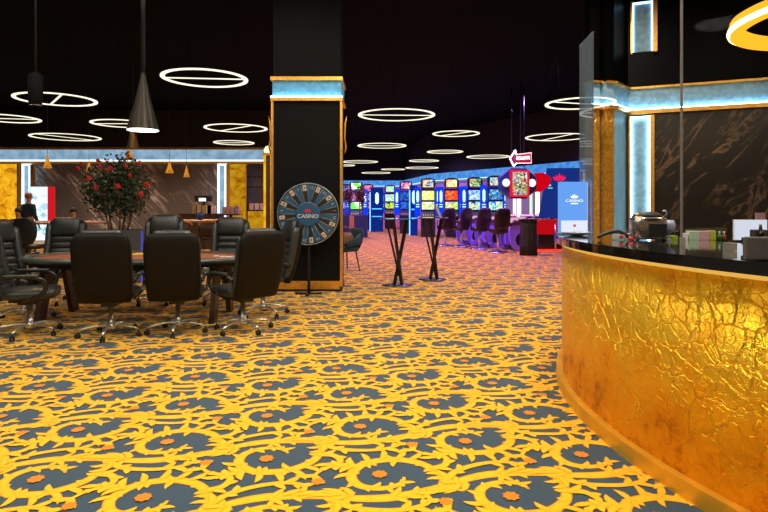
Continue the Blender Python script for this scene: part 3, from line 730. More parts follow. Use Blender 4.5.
for k in range(N):
    a = 2*PI*k/N; m.tube([(WR*.40*math.cos(a), -.034, cz+WR*.40*math.sin(a)), (WR*.96*math.cos(a), -.034, cz+WR*.96*math.sin(a))], .0035, 4)
m.build('dividers', plain('divider_brass', (.42,.36,.26), .4, .5), t)
m = MB(); m.tube([(WR*math.cos(2*PI*k/64), -.02, cz+WR*math.sin(2*PI*k/64)) for k in range(64)], .013, 6, closed=True); m.build('rim', silver, t)
m = MB(); m.lathe([(0,.033),(WR*.40,.033),(WR*.40,.045),(WR*.36,.05),(0,.05)], (0,0,cz), 40, 'Y', smooth=False); hb = m.build('hub_disc', bl, t)
text('lettering', 'CASINO', .085, plain('wheel_letters', (.70,.72,.70), .5), hb, (0,-.0515,cz-.035), (PI/2,0,0), .001, sx=1.05)
m = MB(); crown(m, -.0, cz+.02, .075, -.053); m.build('crown_emblem', plain('crown_red', (.75,.015,.03), .4), hb)
m = MB(); m.tube([(0,.06,.03),(0,.06,cz-.1)], .022, 10); m.box((0,.045,cz), (.08,.05,.12)); m.build('stand_pole', blackmetal, t)
m = MB(); m.box((0,.04,.016), (.42,.05,.03)); m.box((0,-.0,.016), (.05,.36,.03)); m.build('stand_foot', blackmetal, t)

# ------------------------------------------------------------------ ring lamps
RZ = 3.0
RINGS = [(205,79,84,.1,'warm white ring lamp, biggest one left of the pillar'),
 (56,100,75,-.9,'ring lamp partly hidden by the slim black pendant'),
 (396.5,115.5,77,.05,'biggest ring lamp just right of the black pillar'),
 (236,128.5,62,-.75,'ring lamp with diagonal bar touching the pillar edge'),
 (66,137.5,64,1.1,'ring lamp low over the left wall, crossed by a slanting bar'),
 (122,124,58,.0,'ring lamp tucked behind the large cone pendant'),
 (7,119,60,.2,'ring lamp cut by the left edge of the picture'),
 (234,143,40,.0,'small ring lamp below the diagonal barred one, left of the pillar'),
 (456,134,47,-.9,'ring lamp with slanting bar alone in the middle of the dark ceiling'),
 (580,104,68,.3,'ring lamp passing behind the frosted glass strip, upper one'),
 (557,137.5,62,-1.3,'ring lamp over the roulette sign, lower of the two by the glass'),
 (382,146,49,.0,'flat ring lamp directly under the biggest one right of the pillar'),
 (360,162,36,.0,'ring lamp against the pillar right edge, above the smallest one there'),
 (445,152,36,.0,'ring lamp over the slot machines, between the barred one and the roulette sign'),
 (424,161,30,-.5,'small ring lamp above the yellow slot machine, upper of three close together'),
 (488,157,43,.0,'ring lamp left of the roulette arrow sign'),
 (422,168,33,.0,'ring lamp low above the yellow slot machine, lowest of three close together'),
 (393,169.5,24,.0,'tiny far ring lamp above the left bistro table'),
 (376,173,29,.0,'farthest ring lamp, lowest over the blue machines'),
 (342,165.5,26,.0,'ring lamp mostly hidden behind the pillar right edge')]
unit = {}
for i, (px, py, w_, ba, lb) in enumerate(RINGS):
    Y = F*(RZ-CH)/(HZ-py); D = w_*Y/F; X = GX(px, Y); r = D/2
    t = thing('ring_lamp', lb, 'lamp', (X,Y,RZ), 0, 'round ring lamps hanging from the ceiling')
    m = MB(); wd = .055; n = 56; vs = []; fs = []
    for k in range(n):
        a = 2*PI*k/n
        for rr, zz in ((r,.0),(r-wd,.0),(r-wd,.012),(r,.012)): vs.append((rr*math.cos(a), rr*math.sin(a), zz))
    for k in range(n):
        for e in range(4): fs.append((k*4+e, k*4+(e+1) % 4, ((k+1) % n)*4+(e+1) % 4, ((k+1) % n)*4+e))
    m.add(vs, fs); m.build('ring', lamp_ring, t)
    m = MB(); m.box((0,0,.006), (2*r-wd, .028, .010), ba); m.build('crossbar', lamp_ring, t)
    m = MB()
    for k in range(3):
        a = 2*PI*k/3+.4; m.tube([(r*math.cos(a)*.97, r*math.sin(a)*.97, .012), (0,0,H-RZ-.02)], .0012, 4)
    m.build('suspension_cable', plain('black_cable', (.002,.002,.002), .9, spec=.02), t)
# large warm ring by the reception
rx_, ry_ = 4.17, 4.95
t = thing('ring_lamp', 'large glowing orange ring lamp at the top right corner', 'lamp', (rx_,ry_,3.02), 0)
m = MB(); n = 72; vs = []; fs = []; r = .95
for k in range(n):
    a = 2*PI*k/n
    for rr, zz in ((r,.0),(r-.10,.0),(r-.10,.12),(r,.12)): vs.append((rr*math.cos(a), rr*math.sin(a), zz))
for k in range(n):
    for e in range(4): fs.append((k*4+e, k*4+(e+1) % 4, ((k+1) % n)*4+(e+1) % 4, ((k+1) % n)*4+e))
m.add(vs, fs); m.build('ring', lamp_warm, t)
m = MB(); m.tube([((r+.004)*math.cos(2*PI*k/72), (r+.004)*math.sin(2*PI*k/72), .03) for k in range(72)], .02, 8, closed=True, flat=1.3); m.build('outer_light_strip', glow('ring_lamp_edge', (1.0,.60,.22), 9), t)
m = MB()
for k in range(3):
    a = 2*PI*k/3; m.tube([(r*math.cos(a)*.95, r*math.sin(a)*.95, .12), (0,0,H-3.04)], .003, 4)
m.build('suspension_cable', plain('black_cable', (.002,.002,.002), .9, spec=.02), t)

# ------------------------------------------------------------------ pendants
def cone(px, py, Y, rad, h, label, mat, lit=True, grp='cone pendants'):
    p = W(px, py, Y); t = thing('pendant_lamp', label, 'lamp', p, 0, grp)
    m = MB(); m.lathe([(rad,0),(rad*.98,.01),(rad*.55,h*.45),(rad*.22,h*.85),(rad*.13,h),(rad*.12,h*1.05)], n=28); m.build('shade', mat, t)
    if lit: m = MB(); m.lathe([(0,-.006),(rad*.96,-.006),(rad*.96,.0),(0,.0)], n=28); m.build('diffuser', lamp_glow, t)
    m = MB(); m.tube([(0,0,h),(0,0,H-p.z-.01)], max(.003, rad*.05) if rad < .15 else .028, 8); m.build('cable', blackmetal, t)
    return t
bronze = plain('dark_bronze_shade', (.016,.010,.005), .4, .5)
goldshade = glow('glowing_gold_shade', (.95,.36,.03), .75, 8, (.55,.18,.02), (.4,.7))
cone(143, 130, 6.7, .185, .68, 'large dark bronze cone pendant with a lit white underside', bronze)
cone(133, 149, 11.0, .115, .62, 'middle sized bronze cone pendant seen just under the large one', plain('bronze_gold_shade', (.18,.09,.03), .3, .7), False)
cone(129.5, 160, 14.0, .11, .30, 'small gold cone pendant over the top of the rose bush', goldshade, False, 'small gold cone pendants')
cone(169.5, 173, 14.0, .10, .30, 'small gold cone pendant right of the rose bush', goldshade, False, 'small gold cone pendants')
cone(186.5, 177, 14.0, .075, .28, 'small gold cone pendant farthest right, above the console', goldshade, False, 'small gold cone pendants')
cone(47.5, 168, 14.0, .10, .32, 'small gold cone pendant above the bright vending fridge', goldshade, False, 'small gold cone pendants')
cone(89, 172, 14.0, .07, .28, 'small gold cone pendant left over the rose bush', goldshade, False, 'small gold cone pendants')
p = W(35.5, 108, 6.2); t = thing('pendant_lamp', 'slim black cylinder pendant covering part of a ring lamp', 'lamp', p)
m = MB(); m.lathe([(0,0),(.03,.004),(.055,.025),(.070,.07),(.074,.16),(.074,.36),(.02,.40)], n=20); m.build('shade', plain('matt_black', (.003,.003,.003), .7, spec=.1), t)
m = MB(); m.tube([(.060*math.cos(2*PI*k/20), .060*math.sin(2*PI*k/20), .028) for k in range(20)], .003, 5, closed=True); m.build('rim', chrome, t)
m = MB(); m.tube([(0,0,.39),(0,0,H-p.z-.01)], .012, 8); m.build('cable', blackmetal, t)

# ------------------------------------------------------------------ planter with rose bush
PY = 10.0
pb = Vector((GX(112, PY), PY+.3, 0))
t = thing('planter_box', 'long dark grey planter box behind the poker table', 'planter', pb)
m = MB()
for c, d_ in (((0,-.23,.475),(1.0,.04,.95)), ((0,.23,.475),(1.0,.04,.95)), ((-.48,0,.475),(.04,.44,.95)), ((.48,0,.475),(.04,.44,.95)), ((0,0,.43),(.94,.44,.86))): m.box(c, d_)
m.build('box', plain('grey_planter', (.085,.09,.10), .45), t)
m = MB(); m.box((.502,-.23,.475), (.012,.05,.93)); m.build('corner_light', glow('corner_blue', (.10,.12,.85), .6), t)
m = MB(); m.box((0,0,.90), (.92,.42,.06)); m.build('soil', plain('soil', (.02,.013,.008), .9, bump=1, bscale=30), t)
def bush(loc, rx, rz, n, nf, label, lm, fm, name='rose_bush', h0=.25, trunk=5, lf=.075, cat='plant'):
    t = thing(name, label, cat, loc); rnd = random.Random(n)
    m = MB(); tips = []
    for k in range(trunk):
        a = 2*PI*k/trunk; b = (math.cos(a)*rx*.25, math.sin(a)*.08, 0)
        e = (math.cos(a)*rx*.55, math.sin(a)*rx*.35, h0+rz*.9)
        m.tube([b, (b[0]*1.3, b[1], h0*.6), e], [.022,.018,.008], 7)
    for k in range(26):
        a = rnd.uniform(0, 2*PI); ph = math.acos(rnd.uniform(-.8,1)); q = (rx*.92*math.sin(ph)*math.cos(a), rx*.6*math.sin(ph)*math.sin(a), h0+rz+rz*.95*math.cos(ph)); tips.append(q)
        m.tube([(q[0]*.2, q[1]*.2, h0+rz*.4), (q[0]*.6, q[1]*.6, (h0+rz*.6+q[2])/2), q], [.009,.006,.003], 5)
    m.build('stems', bark, t)
    m = MB()
    for k in range(n):
        if rnd.random() < .55:
            q = Vector(rnd.choice(tips)); q = q*rnd.uniform(.55,1.0)+Vector((0,0,(h0+rz)*.2*rnd.random())) + Vector([rnd.gauss(0, rx*.12) for _ in range(3)])
        else:
            u = rnd.random()**.45; a = rnd.uniform(0, 2*PI); ph = math.acos(rnd.uniform(-1,1))
            q = Vector((rx*u*math.sin(ph)*math.cos(a), rx*.65*u*math.sin(ph)*math.sin(a), h0+rz+rz*u*math.cos(ph)))
        L = lf*rnd.uniform(.7,1.3); d_ = Vector((rnd.gauss(0,1), rnd.gauss(0,1), rnd.gauss(0,.8))).normalized(); s_ = d_.orthogonal().normalized()*L*.32; nn = d_.cross(s_).normalized()*L*.08
        m.add([q, q+d_*L*.5+s_, q+d_*L, q+d_*L*.5-s_, q+d_*L*.5-nn], [(0,1,4),(1,2,4),(2,3,4),(3,0,4)])
    m.build('foliage', lm, t, fix=False)
    return t
bl_loc = Vector((pb.x-.03, pb.y, .93))
bt = bush(bl_loc, .66, .50, 2300, 0, 'dense dark green bush with red roses growing from the grey planter', leaf, rose, h0=.28)
FL = [(81.5,163),(98,160),(128,155),(139,163),(89,178),(96,187),(118,186),(147,184),(141,194),(107,170),(111,168),(100,166),(130,175),(78,168),(104,195),(126,166)]
for k, (px, py) in enumerate(FL):
    big = k in (5,6,4,7,8); Y = PY-.12+.03*(k % 3) if big else PY+.02*(k % 4)
    p = W(px, py, Y)-bl_loc; m = MB(); r = .062 if big else .045
    rnd = random.Random(k)
    for q in range(9):
        a = 2*PI*q/9*2.1; rr = r*(.25+.75*q/9); c = Vector((math.cos(a)*rr*.5, -.02*(9-q)/9, math.sin(a)*rr*.5))
        m.ball(p+c, rr*.62, 8, (1,.55,1))
    m.build('rose_bloom', rose, bt)

# ------------------------------------------------------------------ left background: far tables, chairs, people, fridge
def round_chair(loc, rz, label, back_h=1.12, w=.23, mat=None, grp='round backed chairs at the far tables'):
    mat = mat or blackplastic
    t = thing('dining_chair', label, 'chair', loc, rz, grp)
    M = Matrix(((1,0,0),(0,0,-1),(0,1,0)))
    out = [(w*math.copysign(abs(math.cos(2*PI*k/28))**.8, math.cos(2*PI*k/28)), .26*math.copysign(abs(math.sin(2*PI*k/28))**.85, math.sin(2*PI*k/28))) for k in range(28)]
    m = MB(); m.loft([((0,.20+.02*(1-abs(x)),back_h-.26+0), (w*s_,0,0), (0,0,.27*s_)) for x, s_ in ((0,1),)][:0] or [((0,.18,back_h-.27),(w*.9,0,0),(0,0,.24)), ((0,.20,back_h-.27),(w,0,0),(0,0,.27)), ((0,.235,back_h-.27),(w,0,0),(0,0,.27)), ((0,.25,back_h-.27),(w*.9,0,0),(0,0,.24))], 28, 2.4); m.build('backrest', mat, t)
    m = MB(); m.loft([((0,0,back_h-.62),(w*.9,0,0),(0,.20,0)), ((0,0,back_h-.60),(w,0,0),(0,.22,0)), ((0,0,back_h-.56),(w,0,0),(0,.22,0)), ((0,0,back_h-.54),(w*.9,0,0),(0,.20,0))], 24, 2.8); m.build('seat', mat, t)
    for a in (-1,1):
        for b in (-1,1):
            m = MB(); m.tube([(a*w*.7,b*.15,back_h-.60),(a*w*.95,b*.21,0)], [.018,.013], 8); m.build('leg', mat, t)
    m = MB(); m.tube([(-w*.85,.18,.22),(w*.85,.18,.22)], .008, 6); m.build('stretcher', chrome, t)
    return t
LTZ = .98
def game_table(loc, rx, ry, z, label, rz=0):
    t = thing('gaming_table', label, 'table', loc, rz)
    m = MB(); m.prism(sup(rx-.05, ry-.05), z-.06, z-.01); m.build('tabletop', felt, t)
    m = MB(); m.tube([(x,y,z-.03) for x, y in sup(rx-.05, ry-.05)], .05, 8, closed=True, flat=.6); m.build('rail', plain('far_table_rail', (.30,.17,.12), .35), t)
    for s_ in (-1,1):
        m = MB(); m.box((s_*rx*.55,0,(z-.06)/2), (.12,ry*.9,z-.06)); m.build('leg', darkwood, t)
    return t
game_table((GX(45,14.2), 14.4, 0), 1.35, .7, LTZ, 'brown rimmed gaming table far left below the amber wall panel')
game_table((GX(196,14.2), 14.4, 0), 1.15, .6, 1.02, 'far gaming table behind the poker table, right of the planter')
round_chair((GX(31,11.2), 11.2, 0), PI, 'black round backed chair at the far left table, in front of the vending fridge', 1.15, .25)
round_chair((GX(8,11.4), 11.4, 0), PI+.25, 'black round backed chair behind the leftmost leather chairs', 1.12, .27)
brownchair = plain('brown_leather_chair', (.035,.014,.010), .4)
for px, Y, lb in ((181, 13.4, 'curved brown chair at the far right gaming table, left one'), (210, 13.5, 'curved brown chair at the far right gaming table, beside the blue disc')):
    t = thing('tub_chair', lb, 'chair', (GX(px,Y), Y, 0), PI+.1, 'brown tub chairs at the far right table')
    m = MB(); m.tube([(.26*math.cos(a), .24*math.sin(a), .93+.1*math.sin(a)) for a in [PI*k/12 for k in range(13)]], .022, 7); m.build('back_rim', gold, t)
    m = MB(); m.loft([((0,.17,.62),(.20,0,0),(0,.03,0)), ((0,.20,.80),(.24,0,0),(0,.03,0)), ((0,.22,.98),(.20,0,0),(0,.025,0))], 18, 3); m.build('backrest', brownchair, t)
    m = MB(); m.loft([((0,0,.56),(.20,0,0),(0,.20,0)), ((0,0,.60),(.24,0,0),(0,.23,0)), ((0,0,.64),(.22,0,0),(0,.21,0))], 20, 3); m.build('seat', brownchair, t)
    for a in (-1,1):
        for b in (-1,1):
            m = MB(); m.tube([(a*.16,b*.15,.56),(a*.21,b*.2,0)], [.016,.011], 6); m.build('leg', darkwood, t)
# blue disc on table
m = MB(); m.lathe([(0,-.02),(.10,-.02),(.11,0),(.10,.02),(0,.02)], (0,0,.11), 24, 'Y'); tag(m.build('chip_disc', plain('disc_blue', (.03,.07,.25), .4), None, (GX(199.5,14.0), 14.05, 1.02)), 'round blue disc standing on the far right gaming table', 'disc')
# vending fridge
fy = 19.5; fx0, fx1 = GX(31.5, fy), GX(47, fy)
t = thing('vending_fridge', 'brightly lit white vending fridge with a red side panel', 'fridge', ((fx0+fx1)/2, fy, 0), .12)
fw = fx1-fx0
m = MB(); m.box((0,.28,1.02), (fw+.04,.5,2.04)); m.build('cabinet', white, t)
m = MB(); m.box((0,.02,1.1), (fw,.03,1.85)); m.build('glass_door', screen_mat('fridge_shelves', [(.35,.62,.9),(.75,.9,1.0),(.9,.95,1.0),(.85,.9,.9),(.25,.55,.8)], 1.3, 6.5), t)
m = MB(); m.box((0,-.01,1.93), (fw,.03,.2)); m.build('header', glow('fridge_header', (.75,.85,.95), 1.2), t)
m = MB(); m.box((fw/2+.10,.05,1.02), (.20,.1,2.04)); rp = m.build('side_panel', glow('vending_red', (.85,.01,.02), .8), t)
m = MB(); m.box((0,-.01,.55), (fw*.8,.03,.12)); m.build('price_strip', screen_mat('fridge_goods', [(.8,.8,.2),(.1,.6,.3),(.2,.7,.9),(.9,.9,.9)], 1.1, 14), t)
# people (skinned bodies)
def skin(name, verts, edges, mat, parent, sub=2):
    bm = bmesh.new(); L = bm.verts.layers.skin.verify(); vv = []
    for i, (p, r) in enumerate(verts):
        v = bm.verts.new(p); v[L].radius = (r if isinstance(r, tuple) else (r, r)); v[L].use_root = (i == 0); vv.append(v)
    for a, b in edges: bm.edges.new((vv[a], vv[b]))
    me = bpy.data.meshes.new(name); bm.to_mesh(me); bm.free(); me.materials.append(mat)
    o = bpy.data.objects.new(name, me); COL.objects.link(o); o.parent = parent
    sk = o.modifiers.new('Skin', 'SKIN'); sk.use_smooth_shade = True
    ss = o.modifiers.new('Sub', 'SUBSURF'); ss.levels = sub; ss.render_levels = sub; return o
skinmat = plain('skin', (.45,.20,.12), .6); skindark = plain('skin_shadowed', (.32,.15,.10), .6)
cloth_dark = plain('dark_cloth', (.010,.012,.020), .9); cloth_navy = plain('navy_cloth', (.015,.03,.07), .9); hair_d = plain('dark_hair', (.01,.007,.005), .7); hair_r = plain('reddish_hair', (.32,.08,.03), .7)
cloth_brown = plain('dark_brown_cloth', (.03,.015,.012), .9)
def person(loc, rz, label, top, hair, seated=False, H_=1.72):
    t = thing('person', label, 'person', loc, rz)
    hz = .50 if seated else .93; dz = hz-.93
    def Z(z): return z+dz
    body = [((0,0,Z(.93)), .125), ((0,0,Z(1.12)), .115), ((0,0,Z(1.32)), (.15,.11)), ((0,.0,Z(1.43)), .07), ((0,-.01,Z(1.50)), .05), ((0,-.02,Z(1.58)), (.072,.085)), ((0,-.02,Z(1.67)), (.070,.08))]
    ed = [(0,1),(1,2),(2,3),(3,4),(4,5),(5,6)]; n = 7
    for s_ in (-1,1):
        if seated: leg = [((s_*.10,-.05,Z(.88)), .09), ((s_*.11,-.46,Z(.90)), .06), ((s_*.11,-.46,.12), .042), ((s_*.11,-.60,.05), .035)]
        else: leg = [((s_*.10,0,.84), .09), ((s_*.11,-.01,.48), .058), ((s_*.11,.02,.10), .040), ((s_*.12,-.13,.04), .035)]
        if seated: arm = [((s_*.19,0,Z(1.38)), .052), ((s_*.23,-.06,Z(1.12)), .042), ((s_*.16,-.30,Z(1.10)), .032), ((s_*.12,-.38,Z(1.11)), .03)]
        else: arm = [((s_*.19,0,1.38), .052), ((s_*.24,.0,1.10), .042), ((s_*.20,-.14,.88), .032), ((s_*.19,-.18,.80), .03)]
        for ch, root in ((leg, 0), (arm, 2)):
            b = len(body); body += ch; ed.append((root, b)); ed += [(b+k, b+k+1) for k in range(3)]
    skin('body', body, ed, skinmat, t)
    sh = [(p, (r[0]*1.12+.008, r[1]*1.12+.008) if isinstance(r, tuple) else r*1.12+.008) for p, r in body[:4]]; e2 = [(0,1),(1,2),(2,3)]
    for c0 in (11, 19) if True else ():
        b = len(sh); sh += [(p, r*1.2+.006) for p, r in body[c0:c0+3]]; e2.append((2, b)); e2 += [(b,b+1),(b+1,b+2)]
    skin('shirt', sh, e2, top, t)
    tr = [(body[0][0], .14)]; e3 = []
    for c0 in (7, 15):
        b = len(tr); tr += [(p, r*1.18+.008) for p, r in body[c0:c0+3]]; e3.append((0, b)); e3 += [(b,b+1),(b+1,b+2)]
    skin('trousers', tr, e3, cloth_dark, t)
    hd = Vector((0,-.02,Z(1.63)))
    m = MB(); m.ball(hd+Vector((0,.022,.04)), .105, 14, (.92,1,.95)); m.build('hair', hair, t)
    m = MB(); m.ball(hd+Vector((0,-.10,-.02)), .016, 8, (1,1.2,1.2)); m.build('nose', skinmat, t)
    m = MB()
    for s_ in (-1,1): m.ball(hd+Vector((s_*.032,-.088,.005)), .010, 8)
    m.build('eyes', hair_d, t)
    for s_ in (-1, 1):
        b = Vector((s_*.19,-.18,.80)) if not seated else Vector((s_*.12,-.38,Z(1.11))); dr = Vector((0,-.25,-1)).normalized() if not seated else Vector((-s_*.1,-1,-.1)).normalized()
        m = MB()
        for k in range(4): m.tube([b+Vector(((k-1.5)*.016,0,0)), b+Vector(((k-1.5)*.019,0,0))+dr*.05, b+Vector(((k-1.5)*.019,-.01,0))+dr*(.085+.01*(k in (1,2)))], [.009,.008,.006], 6)
        m.tube([b, b+Vector((-s_*.035,-.01,0))+dr*.04], [.010,.007], 6); m.build('hand', skinmat, t)
    return t
person((GX(28.5,16.3), 16.3, 0), PI*.9, 'person in dark navy clothes standing in front of the vending fridge', cloth_navy, hair_r)
person((GX(18.5,16.0), 16.0, 0), 0, 'person in black seated at the far left table under the amber panel', cloth_dark, hair_d, True)
person((GX(73.5,16.0), 16.0, 0), .4, 'person in dark brown seated left of the rose bush', cloth_brown, hair_d, True)
for px, lb in ((18.5, 'dark high stool under the black clad seated person'), (73.5, 'dark high stool under the brown clad seated person')):
    t = thing('bar_stool', lb, 'stool', (GX(px,16.0), 16.03, 0), 0, 'stools at the far left table')
    m = MB(); m.lathe([(.17,.33),(.18,.35),(.17,.375)], n=20); m.build('seat', blackplastic, t)
    m = MB(); m.lathe([(.02,.02),(.02,.33)], n=10); m.build('post', chrome, t)
    m = MB(); m.lathe([(.2,0),(.2,.015),(.03,.03)], n=20); m.build('base', chrome, t)
# console and shelf by back wall
cy_ = 17.5
t = thing('side_console', 'pale sideboard by the marble wall behind the far right table', 'console', (GX(199,cy_), cy_+.3, 0))
m = MB(); m.box((0,0,.55), (1.25,.45,1.1)); m.build('cabinet', plain('console_brown', (.05,.03,.025), .5), t)
m = MB(); m.box((0,0,1.115), (1.35,.5,.03)); m.build('top', darkwood, t)
for k in range(4):
    m = MB(); m.box((0,0,.13), (.12,.15,.26)); tag(m.build('binder', plain(['tan_binder','cream_binder','gold_binder','ochre_binder'][k], [(.45,.30,.14),(.55,.45,.30),(.60,.38,.10),(.40,.25,.10)][k], .5), None, (GX(194,cy_)+.16*k-.06, cy_+.25, 1.13)), 'tan binder on the sideboard under the lit screen', 'binder', 'tan binders on the sideboard')
m = MB(); m.box((0,0,.13), (.28,.15,.26)); tag(m.build('white_carton', white, None, (GX(209.5,cy_)-.03, cy_+.25, 1.13)), 'white carton on the sideboard right of the tan binders', 'box')
t = thing('till_screen', 'small lit screen with dark hood above the tan binders', 'screen', (GX(199.5,cy_), cy_+.38, 1.13))
m = MB(); m.box((0,0,.48), (.52,.2,.20), 0, .03); m.build('hood', blackplastic, t)
m = MB(); m.box((0,-.11,.44), (.22,.02,.10)); m.build('display', glow('till_display', (.75,.95,1.0), 1.6), t)
m = MB(); m.box((0,.06,.2), (.06,.06,.40)); m.build('post', blackmetal, t)
# pedestal with pink boxes
py_ = 16.8
t = thing('pedestal_stand', 'black single leg stand carrying pinkish boxes before the amber panel', 'stand', (GX(231,py_), py_, 0))
m = MB(); m.box((0,0,1.11), (.62,.4,.03)); m.build('top', blackmetal, t)
m = MB(); m.tube([(0,0,.02),(0,0,1.1)], .045, 12); m.build('post', blackmetal, t)
m = MB(); m.lathe([(.25,0),(.25,.02),(.05,.03)], n=24); m.build('base', blackmetal, t)
for k in range(4):
    m = MB(); m.box((0,0,.11), (.105,.16,.22+.03*(k % 2))); tag(m.build('gift_box', plain(['lilac_box','rose_box','grey_pink_box','mauve_box'][k], [(.50,.38,.52),(.60,.35,.40),(.52,.42,.44),(.42,.32,.45)][k], .5), None, (GX(231,py_)-.19+.125*k, py_, 1.127+(.015 if k % 2 else 0))), 'pinkish box standing on the black single leg stand', 'box', 'pinkish boxes on the stand')
# niche shelf right of the amber panel
ny = 18.6
t = thing('display_shelf', 'dark display shelf with gold base between amber panel and pillar', 'shelf', (GX(256.5,ny), ny+.2, 0))
m = MB()
for s_ in (-1,1): m.box((s_*.31,0,1.35), (.03,.4,2.7))
m.build('side_panel', blackmetal, t)
for z in (1.22, 2.0, 2.35):
    m = MB(); m.box((0,0,z), (.60,.4,.03)); m.build('shelf', blackmetal, t)
m = MB(); m.box((0,-.02,.6), (.58,.36,1.18)); m.build('base_cabinet', onyxdim, t)
for k in range(3):
    m = MB(); m.box((0,0,.11), (.15,.2,.22)); tag(m.build('menu_box', plain('blush_box', (.60,.42,.42), .5), None, (GX(256.5,ny)-.19+.19*k, ny+.15, 1.236)), 'blush pink box on the dark display shelf', 'box', 'blush boxes on the display shelf')
for k in range(3):
    m = MB(); m.lathe([(.04,0),(.045,.10),(.015,.15),(.015,.2)], n=12); tag(m.build('bottle', plain('shelf_bottle', (.40,.36,.30), .2), None, (GX(256.5,ny)-.05+.12*k, ny+.15, 2.016)), 'pale bottle on the upper part of the dark display shelf', 'bottle', 'bottles on the display shelf')

# ------------------------------------------------------------------ bistro tables
def bistro(px, py, wpx, label):
    Y = GY(py)+.05; s_ = 1.165
    t = thing('bistro_table', label, 'table', (GX(px,Y), Y, 0), 0, 'tall bistro tables')
    m = MB(); m.lathe([(0,1.150),(.30,1.150),(.30,1.165),(0,1.165)], n=40, smooth=False); m.build('tabletop', plain('glass_table_top', (.06,.10,.14), .08, coat=1), t)
    R_ = .22
    for k, (a0, a1) in enumerate(((2.6,.2+PI*2*.0), (0.6,3.7), (4.4,5.2))):
        p0 = Vector((R_*math.cos(a0), R_*.7*math.sin(a0), 1.15)); p1 = Vector((.10*math.cos(a1+.5), .10*math.sin(a1+.5), .02))
        d_ = p1-p0; m = MB(); M = d_.to_track_quat('Z','Y').to_matrix(); m.box((p0+p1)/2, (.055,.035,d_.length), M=M); m.build('leg', plain('dark_steel_leg', (.018,.022,.024), .4, .4), t)
    m = MB(); m.lathe([(0,0),(.26,0),(.26,.012),(.05,.02),(0,.02)], n=40); m.build('base', plain('steel_base', (.08,.09,.12), .3, .7), t)
    return t
b1 = bistro(397, 286, 33, 'tall bistro table with crossed dark legs, the one nearer the pillar')
b2 = bistro(432.5, 280, 33, 'tall bistro table with crossed legs and a propped booklet on top')
Y2 = b2.location.y
t = thing('menu_booklet', 'pale booklet propped at a slant on the right bistro table', 'booklet', (GX(438,Y2), Y2, 1.167), 0)
m = MB(); M = Matrix.Rotation(-.36, 3, 'Y'); m.box((0,0,.115), (.035,.16,.245), M=M); m.build('cover', plain('booklet_cover', (.45,.45,.22), .4), t)
m = MB(); m.box((.0,0,.004), (.16,.14,.008)); m.build('stand', blackmetal, t)
# blue chair beside the pillar, with bag
Yc = 11.9
t = thing('lounge_chair', 'dark teal upholstered armchair half hidden by the pillar', 'chair', (GX(345,Yc), Yc, 0), -.9)
teal = plain('teal_velvet', (.008,.045,.075), .8)
m = MB(); m.loft([((0,0,.42),(.25,0,0),(0,.24,0)), ((0,0,.46),(.27,0,0),(0,.26,0)), ((0,0,.52),(.26,0,0),(0,.25,0)), ((0,0,.54),(.22,0,0),(0,.21,0))], 24, 3); m.build('seat', teal, t)
m = MB(); m.loft([((0,.20,.48),(.24,0,0),(0,.04,0)), ((0,.25,.62),(.27,0,0),(0,.045,0)), ((0,.29,.82),(.27,0,0),(0,.04,0)), ((0,.31,.90),(.20,0,0),(0,.02,0))], 24, 3); m.build('backrest', teal, t)
for s_ in (-1,1):
    m = MB(); m.loft([((s_*.27,-.15,.56),(.02,0,0),(0,.0,.06)), ((s_*.28,0,.60),(.035,0,0),(0,0,.08)), ((s_*.27,.2,.68),(.035,0,0),(0,0,.12))], 12, 2.5); m.build('armrest', teal, t)
    for b in (-1,1):
        m = MB(); m.tube([(s_*.17,b*.16,.43),(s_*.23,b*.22,0)], [.018,.010], 8); m.build('leg', blackmetal, t)
t = thing('handbag', 'brown patterned bag resting on the teal chair', 'bag', (GX(346,Yc), Yc-.02, .545), .3)
brp = plain('brown_bag', (.22,.10,.06), .6, vary=.5, bscale=30)
m = MB(); m.loft([((0,0,0),(.15,0,0),(0,.07,0)), ((0,0,.05),(.17,0,0),(0,.08,0)), ((0,0,.2),(.15,0,0),(0,.06,0)), ((0,0,.27),(.10,0,0),(0,.03,0))], 20, 2.8); m.build('bag_body', brp, t)
m = MB(); m.tube([(-.09,0,.26),(-.07,0,.36),(0,0,.40),(.07,0,.36),(.09,0,.26)], .012, 7); m.build('strap', brp, t)

